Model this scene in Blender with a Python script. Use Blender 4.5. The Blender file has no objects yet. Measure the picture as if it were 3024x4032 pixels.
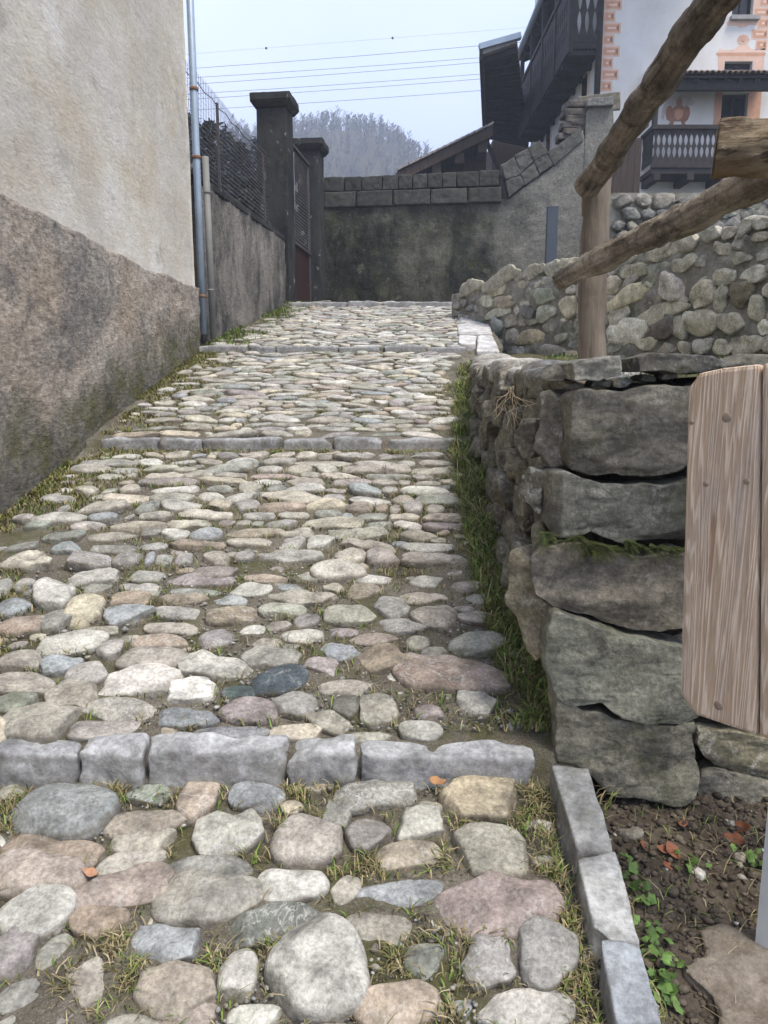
import bpy, bmesh, math, random
import numpy as np
from mathutils import Vector, Matrix

random.seed(7)
RNG = np.random.default_rng(11)
rad = math.radians

# ------------------------------------------------------------------ camera, sky, sun, exposure
SC = bpy.context.scene
CZ = 1.64                                   # eye height above the lane at the viewer's feet
PITCH = rad(9.9)
F = 2990.0                                  # focal length in pixels of the 3024 x 4032 photograph
cam_d = bpy.data.cameras.new('camera')
cam = bpy.data.objects.new('camera', cam_d)
SC.collection.objects.link(cam)
cam.location = (0, 0, CZ)
cam.rotation_euler = (math.pi / 2 - PITCH, 0, 0)
cam_d.sensor_fit = 'VERTICAL'
cam_d.sensor_height = 24.0
cam_d.lens = 24.0 * F / 4032.0
cam_d.clip_start = 0.05
cam_d.clip_end = 5000
SC.camera = cam

SUN_EL, SUN_AZ = rad(63), rad(138)          # azimuth clockwise from +Y: high over the viewer's right shoulder
W = bpy.data.worlds.new('World')
SC.world = W
W.use_nodes = True
wn, wl = W.node_tree.nodes, W.node_tree.links
wn.clear()
w_out = wn.new('ShaderNodeOutputWorld')
w_bg = wn.new('ShaderNodeBackground')
w_sky = wn.new('ShaderNodeTexSky')
w_sky.sky_type = 'NISHITA'
w_sky.sun_disc = False
w_sky.sun_elevation = SUN_EL
w_sky.sun_rotation = SUN_AZ
w_sky.air_density = 1.0
w_sky.dust_density = 2.5
w_sky.ozone_density = 1.5
w_tc = wn.new('ShaderNodeTexCoord')
w_no = wn.new('ShaderNodeTexNoise')
w_no.inputs['Scale'].default_value = 2.2
w_no.inputs['Detail'].default_value = 5
w_rp = wn.new('ShaderNodeValToRGB')         # the even cloud deck, thicker and thinner in places
w_rp.color_ramp.elements[0].position = 0.3
w_rp.color_ramp.elements[0].color = (5.6, 6.5, 9.6, 1)
w_rp.color_ramp.elements[1].position = 0.7
w_rp.color_ramp.elements[1].color = (7.1, 7.9, 10.3, 1)
w_mx = wn.new('ShaderNodeMix')
w_mx.data_type = 'RGBA'
w_mx.inputs[0].default_value = 0.9
wl.new(w_tc.outputs['Generated'], w_no.inputs['Vector'])
wl.new(w_no.outputs['Fac'], w_rp.inputs['Fac'])
wl.new(w_sky.outputs['Color'], w_mx.inputs[6])
wl.new(w_rp.outputs['Color'], w_mx.inputs[7])
wl.new(w_mx.outputs[2], w_bg.inputs['Color'])
w_bg.inputs['Strength'].default_value = 0.055
wl.new(w_bg.outputs['Background'], w_out.inputs['Surface'])

sun_d = bpy.data.lights.new('sun', 'SUN')
sun_d.energy = 1.5
sun_d.angle = rad(20)
sun_d.color = (1.0, 0.92, 0.79)
sun = bpy.data.objects.new('sun', sun_d)
SC.collection.objects.link(sun)
sd = Vector((math.sin(SUN_AZ) * math.cos(SUN_EL), math.cos(SUN_AZ) * math.cos(SUN_EL), math.sin(SUN_EL)))
sun.rotation_euler = sd.to_track_quat('Z', 'Y').to_euler()
sun.location = (6, -8, 14)

SC.view_settings.view_transform = 'Standard'
SC.view_settings.look = 'None'
SC.view_settings.gamma = 1.0
SC.view_settings.use_curve_mapping = False
SC.view_settings.exposure = 1.68
SC.render.engine = 'CYCLES'
SC.cycles.max_bounces = 4
SC.cycles.diffuse_bounces = 2
SC.cycles.glossy_bounces = 1
SC.cycles.transmission_bounces = 1
SC.cycles.volume_bounces = 0
SC.cycles.use_denoising = True

# ------------------------------------------------------------------ measuring helpers
CP, SP = math.cos(PITCH), math.sin(PITCH)


def ray(px, py):
    u, v = (px - 1512) / F, (2016 - py) / F
    return Vector((u, CP + v * SP, -SP + v * CP))


def at(px, py, Y):                          # the point Y metres ahead that the photograph shows at (px, py)
    d = ray(px, py)
    d = d * (Y / d.y)
    return Vector((d.x, d.y, d.z + CZ))


def dsp(x, y, Y):
    return at(x * 1.8228, y * 1.8228, Y)


def on_plane(px, py, p0, n):
    d = ray(px, py)
    o = Vector((0, 0, CZ))
    t = (Vector(p0) - o).dot(Vector(n)) / d.dot(Vector(n))
    return o + d * t


KD = [2.15, 5.2, 8.6, 12.4]                 # distance of the four step edges
KT = [d * t + CZ for d, t in zip(KD, (-.5197, -.0769, .0410, .0970))]
KB = [d * t + CZ for d, t in zip(KD, (-.5656, -.0891, .0351, .0913))]
PY = np.array([-6] + [d + q for d in KD for q in (.05, .051)] + [20])
PZ = np.array([KB[0] - .2 * (KD[0] + 6), KB[0], KT[0] - .015, KB[1], KT[1] - .01, KB[2], KT[2] - .01, KB[3], KT[3] - .01, KT[3] + .35])


def path_z(y):
    return np.interp(y, PY, PZ)


YS = np.arange(0.9, 17, 0.004)
ZS = path_z(YS)


def gp(px, py, up=0.0):                           # where the ray through a pixel meets the lane
    d = ray(px, py)
    rz = CZ + YS * (d.z / d.y)
    hit = rz <= ZS + up
    k = np.argmax(hit)
    if not hit.any():
        k = len(YS) - 1
    y = YS[k]
    return Vector((d.x / d.y * y, y, ZS[k] + up))


RIGHT_Y = np.array([-6, 2.05, 2.25, 3.2, 4.2, 5.2, 6.9, 8.2, 8.8, 12.4, 16.5])
RIGHT_X = np.array([.62, .56, .58, .56, .58, .62, .80, .98, 1.1, 1.25, 1.6])


def right_x(y):
    return np.interp(y, RIGHT_Y, RIGHT_X)


def left_x(y):
    return np.interp(y, [-6, 8.75, 12.6, 16.5], [-2.06, -2.06, -1.64, -1.3])


# ------------------------------------------------------------------ noise
TAB = np.random.default_rng(3).random(65536)


def vnoise(p):
    i = np.floor(p).astype(np.int64)
    f = p - i
    u = f * f * (3 - 2 * f)
    r = 0
    for dx in (0, 1):
        for dy in (0, 1):
            for dz in (0, 1):
                h = ((i[:, 0] + dx) * 73856093) ^ ((i[:, 1] + dy) * 19349663) ^ ((i[:, 2] + dz) * 83492791)
                w = (u[:, 0] if dx else 1 - u[:, 0]) * (u[:, 1] if dy else 1 - u[:, 1]) * (u[:, 2] if dz else 1 - u[:, 2])
                r = r + w * TAB[(h ^ (h >> 13)) & 65535]
    return r * 2 - 1


def fbm(p, scale, octs=4, gain=.5):
    p = np.asarray(p, float) * scale
    a, r = 1.0, 0
    for o in range(octs):
        r = r + a * vnoise(p + o * 17.3)
        p = p * 2.03
        a *= gain
    return r


# ------------------------------------------------------------------ object helpers
def link(o):
    SC.collection.objects.link(o)
    return o


def tag(o, label=None, cat=None, group=None, kind=None):
    if label: o['label'] = label
    if cat: o['category'] = cat
    if group: o['group'] = group
    if kind: o['kind'] = kind
    return o


def empty(name, loc, label=None, cat=None, group=None, kind=None):
    o = link(bpy.data.objects.new(name, None))
    o.location = loc
    o.empty_display_size = .1
    return tag(o, label, cat, group, kind)


def world_loc(o):
    l = Vector(o.location)
    while o.parent:
        l = o.matrix_parent_inverse @ l
        o = o.parent
        l = Matrix.Translation(o.location) @ l
    return l


def mk(name, verts, faces, mat, parent=None, tint=None, smooth=True):
    v = np.asarray([tuple(p) for p in verts] if not isinstance(verts, np.ndarray) else verts, float)
    c = (v.min(0) + v.max(0)) / 2
    me = bpy.data.meshes.new(name)
    me.from_pydata((v - c).tolist(), [], faces if isinstance(faces, list) else faces.tolist())
    if tint is not None:
        at_ = me.attributes.new('tint', 'FLOAT_COLOR', 'POINT')
        t = np.ones((len(v), 4))
        tint = np.asarray(tint, float)
        t[:, :tint.shape[-1]] = tint
        if tint.ndim == 1:
            t[:, 3] = random.random()
        at_.data.foreach_set('color', t.ravel())
    me.materials.append(mat)
    if smooth:
        me.polygons.foreach_set('use_smooth', np.ones(len(me.polygons), bool))
    me.update()
    o = link(bpy.data.objects.new(name, me))
    o.location = c
    if parent:
        o.parent = parent
        o.matrix_parent_inverse = Matrix.Translation(-world_loc(parent))
    return o


class Acc:                                  # gathers many small shapes into one mesh
    def __init__(s):
        s.v, s.f, s.t, s.n = [], [], [], 0

    def add(s, v, f, tint=(1, 1, 1)):
        v = np.asarray([tuple(p) for p in v] if not isinstance(v, np.ndarray) else v, float)
        s.v.append(v)
        s.f.extend([[i + s.n for i in q] for q in f])
        t = np.ones((len(v), 4))
        t[:, :3] = tint
        t[:, 3] = random.random()
        s.t.append(t)
        s.n += len(v)

    def build(s, name, mat, parent=None, smooth=True):
        return mk(name, np.concatenate(s.v), s.f, mat, parent, np.concatenate(s.t), smooth)


def prism(poly, vec):
    n = len(poly)
    vec = Vector(vec)
    v = [Vector(p) for p in poly] + [Vector(p) + vec for p in poly]
    f = [list(range(n)), list(range(2 * n - 1, n - 1, -1))]
    f += [[(i + 1) % n, i, n + i, n + (i + 1) % n] for i in range(n)]
    return v, f


def boxv(x0, x1, y0, y1, z0, z1):
    v = [(x, y, z) for z in (z0, z1) for y in (y0, y1) for x in (x0, x1)]
    f = [[0, 2, 3, 1], [4, 5, 7, 6], [0, 1, 5, 4], [2, 6, 7, 3], [0, 4, 6, 2], [1, 3, 7, 5]]
    return v, f


def obox(p0, p1, w, h, up=(0, 0, 1)):       # a bar of section w x h from p0 to p1
    p0, p1 = Vector(p0), Vector(p1)
    d = (p1 - p0).normalized()
    s = d.cross(Vector(up)).normalized()
    u = s.cross(d).normalized()
    v = [p + s * (a * w / 2) + u * (b * h / 2) for p in (p0, p1) for b in (-1, 1) for a in (-1, 1)]
    f = [[0, 1, 3, 2], [4, 6, 7, 5], [0, 4, 5, 1], [2, 3, 7, 6], [0, 2, 6, 4], [1, 5, 7, 3]]
    return v, f


def tube(pts, r, n=6, cap=True):
    pts = [Vector(p) for p in pts]
    v, f = [], []
    for i, p in enumerate(pts):
        d = (pts[min(i + 1, len(pts) - 1)] - pts[max(i - 1, 0)]).normalized()
        a = Vector((0, 0, 1)) if abs(d.z) < .9 else Vector((1, 0, 0))
        s = d.cross(a).normalized()
        u = s.cross(d)
        rr = r[i] if isinstance(r, (list, tuple, np.ndarray)) else r
        for k in range(n):
            an = 2 * math.pi * k / n
            v.append(p + s * (math.cos(an) * rr) + u * (math.sin(an) * rr))
    for i in range(len(pts) - 1):
        for k in range(n):
            k2 = (k + 1) % n
            f.append([i * n + k, i * n + k2, (i + 1) * n + k2, (i + 1) * n + k])
    if cap:
        f.append(list(range(n))[::-1])
        f.append([(len(pts) - 1) * n + k for k in range(n)])
    return v, f


_cc = {}


def cube_grid(n):
    if n in _cc:
        return _cc[n]
    idx, v, f = {}, [], []

    def vid(p):
        k = tuple(int(round(x * n)) for x in p)
        if k not in idx:
            idx[k] = len(v)
            v.append(p)
        return idx[k]
    for ax in range(3):
        for s in (-1, 1):
            for i in range(n):
                for j in range(n):
                    q = []
                    for (a, b) in ((i, j), (i + 1, j), (i + 1, j + 1), (i, j + 1)):
                        p = [0, 0, 0]
                        p[ax] = s
                        p[(ax + 1) % 3] = -1 + 2 * a / n
                        p[(ax + 2) % 3] = -1 + 2 * b / n
                        q.append(vid(tuple(p)))
                    f.append(q if s > 0 else q[::-1])
    _cc[n] = (np.array(v, float), f)
    return _cc[n]


def rockbox(c8, n=10, bevel=.012, amp=.006, scale=14, facets=0, seed=0):
    """A hewn block: eight corners (bottom 4 then top 4, each x-,x+,x+,x- going round), rounded edges, rough faces."""
    c8 = np.array([tuple(p) for p in c8], float)
    g, f = cube_grid(n)
    hx = np.linalg.norm(c8[1] - c8[0]) / 2
    hy = np.linalg.norm(c8[3] - c8[0]) / 2
    hz = np.linalg.norm(c8[4] - c8[0]) / 2
    h = np.array([hx, hy, hz])
    b = min(bevel, hx * .8, hy * .8, hz * .8)
    p = g * h
    inn = np.clip(p, -(h - b), h - b)
    d = p - inn
    ln = np.linalg.norm(d, axis=1, keepdims=True)
    p = inn + np.where(ln > 1e-9, d / np.maximum(ln, 1e-9) * b, 0)
    rg = np.random.default_rng(seed)
    for _ in range(facets):
        nn = rg.normal(size=3)
        nn /= np.linalg.norm(nn)
        lim = np.abs(nn * h).sum() * rg.uniform(.74, .92)
        ex = np.maximum(p @ nn - lim, 0)
        p = p - ex[:, None] * nn
    q = p / h * .5 + .5
    x, y, z = q[:, :1], q[:, 1:2], q[:, 2:]
    lo = (c8[0] * (1 - x) + c8[1] * x) * (1 - y) + (c8[3] * (1 - x) + c8[2] * x) * y
    hi = (c8[4] * (1 - x) + c8[5] * x) * (1 - y) + (c8[7] * (1 - x) + c8[6] * x) * y
    w = lo * (1 - z) + hi * z
    c = w.mean(0)
    dr = w - c
    dr /= np.maximum(np.linalg.norm(dr, axis=1, keepdims=True), 1e-9)
    w = w + dr * (fbm(w + seed * 3.7, scale, 4) * amp)[:, None]
    return w, f


def block(x0, x1, y0, y1, z0, z1, **k):
    return rockbox([(x0, y0, z0), (x1, y0, z0), (x1, y1, z0), (x0, y1, z0),
                    (x0, y0, z1), (x1, y0, z1), (x1, y1, z1), (x0, y1, z1)], **k)


def super_outline(w, h, n=28, e=2.3, wob=.06, seed=0, corners=0):
    rg = np.random.default_rng(seed)
    th = np.linspace(0, 2 * math.pi, n, endpoint=False)
    r = (np.abs(np.cos(th)) ** e + np.abs(np.sin(th)) ** e) ** (-1 / e)
    if corners:
        a = np.sort(rg.uniform(0, 2 * math.pi, corners) * .35 + np.arange(corners) * 2 * math.pi / corners)
        dd = rg.uniform(.78, 1.0, corners)
        cs = np.cos(th[:, None] - a[None])
        rr = np.where(cs > .12, dd / np.maximum(cs, .12), 9).min(1)
        rr = np.minimum(rr, 1.22)
        rr = (np.roll(rr, 1) + rr * 2 + np.roll(rr, -1)) / 4
        r = rr
    for k in (1, 2, 3, 4):
        r = r * (1 + wob * rg.normal() / (k ** .7 if k > 1 else 1.6) * np.cos(k * th + rg.uniform(0, 6.28)))
    return np.stack([np.cos(th) * r * w / 2, np.sin(th) * r * h / 2], 1)


def resample(poly, n=40, smooth=2):
    p = np.asarray([tuple(q) for q in poly], float)
    p = np.vstack([p, p[:1]])
    s = np.concatenate([[0], np.cumsum(np.linalg.norm(np.diff(p, axis=0), axis=1))])
    t = np.linspace(0, s[-1], n, endpoint=False)
    q = np.stack([np.interp(t, s, p[:, k]) for k in range(p.shape[1])], 1)
    for _ in range(smooth):
        q = (np.roll(q, 1, 0) + 2 * q + np.roll(q, -1, 0)) / 4
    return q


def pebble(out, O, ex, ey, en, up, down, rings=6, q=.8, amp=.004, scale=16, facets=0, seed=0, lower=3, rp=1.0, strata=1.0):
    """A stone: outline in the (ex, ey) plane at O, bulging by `up` along en and buried by `down`."""
    out = np.asarray(out, float)
    n = len(out)
    O, ex, ey, en = (np.array(tuple(a), float) for a in (O, ex, ey, en))
    rg = np.random.default_rng(seed + 99)
    R, H = [], []
    for k in range(1, rings + 1):
        ph = k / rings * math.pi / 2
        R.append(math.sin(ph) ** rp)
        H.append(max(math.cos(ph), 0) ** q * up)
    for k in range(1, lower + 1):
        ph = k / lower * math.pi * .32
        R.append(math.cos(ph) ** .6)
        H.append(-math.sin(ph) / math.sin(math.pi * .32) * down)
    loc = [np.array([[0, 0, up]])]
    off = rg.uniform(-.22, .22, 2) * np.ptp(out, axis=0)
    for r, h in zip(R, H):
        loc.append(np.concatenate([out * r + off * max(1 - r * r, 0) * (h > 0), np.full((n, 1), h)], 1))
    p = np.concatenate(loc)
    p[0, :2] = off
    ext = np.abs(out).max()
    for _ in range(facets):
        nn = np.array([rg.normal(), rg.normal(), abs(rg.normal()) * .9 * ext / max(up, 1e-6) * .35])
        nn /= np.linalg.norm(nn)
        sup = (p @ nn).max()
        ex_ = np.maximum(p @ nn - sup * rg.uniform(.72, .9), 0)
        p = p - ex_[:, None] * nn * .9
    w = O + p[:, :1] * ex + p[:, 1:2] * ey + p[:, 2:] * en
    if amp:
        dr = p - np.array([0, 0, -.3 * down])
        dr /= np.maximum(np.linalg.norm(dr, axis=1, keepdims=True), 1e-9)
        dw = dr[:, :1] * ex + dr[:, 1:2] * ey + dr[:, 2:] * en
        w = w + dw * (fbm((w + seed * 1.37) * np.array((1, 1, strata)), scale, 4) * amp)[:, None]
    f = [[0, 1 + k, 1 + (k + 1) % n] for k in range(n)]
    for r in range(len(R) - 1):
        a, b = 1 + r * n, 1 + (r + 1) * n
        f += [[a + k, b + k, b + (k + 1) % n, a + (k + 1) % n] for k in range(n)]
    f.append([1 + (len(R) - 1) * n + k for k in range(n)][::-1])
    return w, f


# ------------------------------------------------------------------ materials
class NT:
    def __init__(s, name, rough=.85, spec=.25):
        s.m = bpy.data.materials.new(name)
        s.m.use_nodes = True
        s.t = s.m.node_tree
        s.n, s.l = s.t.nodes, s.t.links
        s.b = s.n['Principled BSDF']
        s.b.inputs['Roughness'].default_value = rough
        s.b.inputs['Specular IOR Level'].default_value = spec
        s._pos = None

    def put(s, sock, v):
        if hasattr(v, 'links'):
            s.l.new(v, sock)
        else:
            sock.default_value = (*v, 1) if isinstance(v, tuple) and len(v) == 3 and sock.type == 'RGBA' else v

    def pos(s):
        if not s._pos:
            s._pos = s.n.new('ShaderNodeNewGeometry').outputs['Position']
        return s._pos

    def attr(s, name='tint'):
        a = s.n.new('ShaderNodeAttribute')
        a.attribute_name = name
        s.alpha = a.outputs['Alpha']
        s.avec = a.outputs['Vector']
        return a.outputs['Color']

    def map(s, scale=(1, 1, 1), rot=(0, 0, 0), vec=None):
        m = s.n.new('ShaderNodeMapping')
        m.inputs['Scale'].default_value = scale
        m.inputs['Rotation'].default_value = rot
        s.l.new(vec or s.pos(), m.inputs['Vector'])
        return m.outputs['Vector']

    def noise(s, scale, detail=5, rough=.55, vec=None, dist=0):
        n = s.n.new('ShaderNodeTexNoise')
        n.inputs['Scale'].default_value = scale
        n.inputs['Detail'].default_value = detail
        n.inputs['Roughness'].default_value = rough
        n.inputs['Distortion'].default_value = dist
        s.l.new(vec or s.pos(), n.inputs['Vector'])
        return n.outputs['Fac']

    def voro(s, scale, feature='F1', vec=None):
        n = s.n.new('ShaderNodeTexVoronoi')
        n.feature = feature
        n.inputs['Scale'].default_value = scale
        s.l.new(vec or s.pos(), n.inputs['Vector'])
        return n.outputs['Distance']

    def ramp(s, fac, *stops):
        r = s.n.new('ShaderNodeValToRGB')
        cr = r.color_ramp
        while len(cr.elements) < len(stops):
            cr.elements.new(.5)
        for e, (p, c) in zip(cr.elements, stops):
            e.position = p
            e.color = (c, c, c, 1) if not isinstance(c, tuple) else (*c, 1)
        s.l.new(fac, r.inputs['Fac'])
        return r.outputs['Color']

    def mix(s, fac, a, b, blend='MIX'):
        m = s.n.new('ShaderNodeMix')
        m.data_type = 'RGBA'
        m.blend_type = blend
        s.put(m.inputs[0], fac)
        s.put(m.inputs[6], a)
        s.put(m.inputs[7], b)
        return m.outputs[2]

    def math(s, op, a, b=0.0, clamp=False):
        m = s.n.new('ShaderNodeMath')
        m.operation = op
        m.use_clamp = clamp
        s.put(m.inputs[0], a)
        s.put(m.inputs[1], b)
        return m.outputs[0]

    def sep(s, vec=None):
        m = s.n.new('ShaderNodeSeparateXYZ')
        s.l.new(vec or s.pos(), m.inputs[0])
        return m.outputs

    def normal_z(s):
        g = s.n.new('ShaderNodeNewGeometry')
        return s.sep(g.outputs['Normal'])[2]

    def bump(s, h, strength=.5, dist=.01, prev=None):
        b = s.n.new('ShaderNodeBump')
        b.inputs['Strength'].default_value = strength
        b.inputs['Distance'].default_value = dist
        s.l.new(h, b.inputs['Height'])
        if prev:
            s.l.new(prev, b.inputs['Normal'])
        return b.outputs['Normal']

    def done(s, col, nrm=None, rough=None):
        s.put(s.b.inputs['Base Color'], col)
        if nrm:
            s.l.new(nrm, s.b.inputs['Normal'])
        if rough is not None:
            s.put(s.b.inputs['Roughness'], rough)
        return s.m


def flat(name, col, rough=.8, spec=.25, metal=0, var=.25, scale=8, bump=.15, bscale=60):
    t = NT(name, rough, spec)
    t.b.inputs['Metallic'].default_value = metal
    n = t.noise(scale, 6, .6)
    k = t.ramp(n, (.25, 1 - var), (.75, 1 + var * .7))
    c = t.mix(1.0, col, k, 'MULTIPLY')
    return t.done(c, t.bump(t.noise(bscale, 4, .6), bump, .01))


def stone_mat(name, lichen=.35, dark=.35, scale=1.0, moss=0.0, vein=0.0, bump=.6, layered=False, soil=0.0, fleck=(.5, .49, .45), darkc=(.055, .052, .045)):
    t = NT(name, .82, .3)
    c = t.attr()
    p = t.pos()
    n1 = t.noise(11 * scale, 6, .62, p)
    c = t.mix(1.0, c, t.ramp(n1, (.3, .55), (.7, 1.4)), 'MULTIPLY')
    n2 = t.noise(75 * scale, 4, .7, p)
    c = t.mix(1.0, c, t.ramp(n2, (.32, .66), (.68, 1.34)), 'MULTIPLY')
    if layered:
        nl = t.noise(4, 5, .65, t.map((2, 2, 8)), .9)
        c = t.mix(1.0, c, t.ramp(nl, (.35, .72), (.65, 1.2)), 'MULTIPLY')
    n3 = t.noise(24 * scale, 5, .74, p, .4)
    lm = t.math('MULTIPLY', t.ramp(n3, (.52, 0.), (.64, 1.)), t.ramp(n2, (.42, .15), (.56, 1.)))
    al = t.alpha
    c = t.mix(t.math('MULTIPLY', lm, t.math('MULTIPLY', t.ramp(al, (.2, .25), (.9, 1.)), lichen)), c, fleck)
    n4 = t.noise(9 * scale, 5, .72, t.map((1, 1, 1), (1, 2, .5)), .3)
    c = t.mix(t.math('MULTIPLY', t.ramp(n4, (.5, 0.), (.66, 1.)), t.math('MULTIPLY', t.ramp(al, (.1, 1.), (.8, .35)), dark)), c, darkc)
    if vein:
        v = t.noise(6, 4, .6, t.map((1, 1, 1), (.3, .7, .2)), 1.8)
        vv = t.math('ABSOLUTE', t.math('SUBTRACT', v, .5))
        c = t.mix(t.math('MULTIPLY', t.ramp(vv, (.0, 1.), (.016, 0.)), t.math('MULTIPLY', t.ramp(t.math('FRACT', t.math('MULTIPLY', al, 7.3)), (.7, 0.), (.75, 1.)), vein)), c, (.62, .62, .6))
    if soil:
        ns = t.noise(18, 6, .65, t.map((1, 1, 1), (0, 1, 2)))
        up = t.ramp(t.normal_z(), (.2, 1.), (.8, 0.))  # steep sides go brown: clinging soil, with shade worked into the colour too
        f = t.math('MULTIPLY', up, t.ramp(ns, (.35, .25), (.65, 1.)))
        c = t.mix(t.math('MULTIPLY', f, soil), c, (.12, .1, .07))
    if moss:
        nm = t.noise(7, 6, .7, t.map((1, 1, 1), (2, 0, 1)))
        c = t.mix(t.math('MULTIPLY', t.ramp(nm, (.55, 0.), (.68, 1.)), moss), c, (.075, .085, .025))
    h = t.math('ADD', t.math('MULTIPLY', t.noise(28 * scale, 6, .7, p), .7), t.math('MULTIPLY', n2, .25))
    nrm = t.bump(h, bump, .012)
    return t.done(c, nrm)


M = {}
M['cobble'] = stone_mat('cobble_stone', .6, .6, 1.1, .3, .5, .9, soil=.85)
M['kerb'] = stone_mat('slate_kerb', .45, .3, .6, .25, .16, .8, soil=.5, fleck=(.56, .57, .57))
M['bigstone'] = stone_mat('dry_wall_stone', 1.0, .8, .85, .4, .0, 1.0, True, fleck=(.5, .48, .42))
M['rubble'] = stone_mat('rubble_stone', .55, .55, .9, .3, .0, 1.0, fleck=(.58, .56, .48))
M['coping'] = stone_mat('coping_block', .3, .75, 1.0, .35, 0, .8)
M['gravel'] = stone_mat('gravel_bits', .2, .1, 2, 0, 0, .3)

# ---- soil of the lane
t = NT('lane_soil', .95, .1)
c = t.mix(t.ramp(t.noise(5, 6, .6), (.35, 0.), (.65, 1.)), (.11, .096, .072), (.205, .186, .15))
c = t.mix(t.ramp(t.voro(160), (.12, 1.), (.3, 0.)), c, (.26, .245, .215))
c = t.mix(1.0, c, t.ramp(t.noise(120, 4, .8), (.3, .45), (.7, 1.5)), 'MULTIPLY')
c = t.mix(t.math('MULTIPLY', t.ramp(t.noise(3.2, 6, .7, t.map((1, 1, 1), (1, 1, 1))), (.5, 0.), (.62, 1.)), .75), c, (.085, .085, .03))
M['soil'] = t.done(c, t.bump(t.noise(70, 6, .75), .9, .012))

t = NT('bed_soil', .95, .1)
c = t.mix(t.ramp(t.noise(14, 6, .65), (.35, 0.), (.65, 1.)), (.07, .056, .042), (.19, .158, .122))
M['bed'] = t.done(c, t.bump(t.noise(85, 6, .75), 1.0, .015))

t = NT('grass_blades', .6, .25)
M['grass'] = t.done(t.mix(1.0, t.attr(), t.ramp(t.noise(30, 3), (.3, .75), (.7, 1.25)), 'MULTIPLY'))
t.b.inputs['Subsurface Weight'].default_value = 0
M['leaf'] = t.m

t = NT('terrace_turf', .95, .1)
c = t.mix(t.ramp(t.noise(6, 6, .65), (.4, 0.), (.6, 1.)), (.06, .075, .022), (.14, .12, .075))
M['turf'] = t.done(c, t.bump(t.noise(60, 6, .75), .9, .02))

t = NT('field_ground', .95, .1)
c = t.mix(t.ramp(t.noise(.3, 8, .65), (.4, 0.), (.6, 1.)), (.06, .07, .03), (.12, .11, .06))
M['field'] = t.done(c)

# ------------------------------------------------------------------ the ground
def grid_mesh(name, xs_of, ys, nx, zfun, mat, parent=None):
    V = []
    for y in ys:
        a, b = xs_of(y)
        x = np.linspace(a, b, nx)
        V.append(np.stack([x, np.full(nx, y), zfun(x, np.full(nx, y))], 1))
    V = np.concatenate(V)
    ny = len(ys)
    f = [[j * nx + i, j * nx + i + 1, (j + 1) * nx + i + 1, (j + 1) * nx + i] for j in range(ny - 1) for i in range(nx - 1)]
    return mk(name, V, f, mat, parent)


gx = np.array([-450, -300, -120, -60, -30, -14, -7, -3.2, -2.3, 4.2, 7, 14, 30, 60, 120, 300, 450], float)
gy = np.array([-45, -20, -8, -4, 0, 2, 4, 6, 8, 10, 12, 14, 17, 22, 40, 80, 160, 300, 450], float)
V, fcs = [], []
for y in gy:
    for x in gx:
        z = np.interp(y, [-20, 0, 2.15, 12.4, 17, 40], [-3.2, -1.1, -.35, 2.0, 2.2, 2.4])
        V.append((x, y, z))
n = len(gx)
fcs = [[j * n + i, j * n + i + 1, (j + 1) * n + i + 1, (j + 1) * n + i] for j in range(len(gy) - 1) for i in range(n - 1)]
tag(mk('ground', V, fcs, M['field']), kind='structure')


def path_zz(x, y):
    z = path_z(y)
    P = np.stack([x, y, np.zeros_like(x)], 1)
    return z + fbm(P, 3.5, 3) * .012 + fbm(P + 9, 26, 3) * .005 - .004


ys = np.concatenate([np.arange(-2.5, 0.8, .12), np.arange(.8, 6, .03), np.arange(6, 16.4, .06)])
ys = np.unique(np.concatenate([ys, np.array(KD) + .05, np.array(KD) + .051]))
path = grid_mesh('cobbled_path', lambda y: (float(left_x(y)) - .15, float(right_x(y)) + (.25 if y > 2.2 else 0)), ys, 130, path_zz, M['soil'])
tag(path, kind='structure')


def bed_z(x, y):
    P = np.stack([x, y, np.zeros_like(x)], 1)
    return np.interp(y, [-2, 1.4, 2.3, 3], [-.25, .205, .315, .36]) + fbm(P, 6, 4) * .022 + np.abs(fbm(P + 3, 22, 3)) * .018


tag(grid_mesh('soil_bed', lambda y: (.50, 3.6), np.arange(-2.0, 2.75, .025), 130, bed_z, M['bed']), kind='structure')

# ------------------------------------------------------------------ cobbles
COL = dict(g=(.30, .30, .28), lg=(.46, .45, .42), bg=(.26, .30, .34), dg=(.15, .16, .17), t=(.36, .28, .20), tp=(.34, .285, .235),
           p=(.29, .25, .25), pg=(.28, .265, .265), o=(.45, .36, .22), w=(.60, .585, .56), gb=(.34, .33, .27), gt=(.36, .33, .28),
           gn=(.24, .27, .23), db=(.05, .09, .11), bp=(.28, .22, .19), lo=(.50, .44, .32), be=(.44, .41, .33), dt=(.17, .14, .10), rd=(.42, .2, .12), so=(.125, .1, .075))

TR = []                                     # measured stones: centre, width, height, tilt (pixels of the photograph), colour, shape


def tr(oy, s):
    for ln in s.strip().split(';'):
        q = ln.split()
        if len(q) >= 6:
            TR.append((float(q[0]), float(q[1]) + oy, float(q[2]), float(q[3]), float(q[4]), q[5], q[6] if len(q) > 6 else 'r'))


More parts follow.
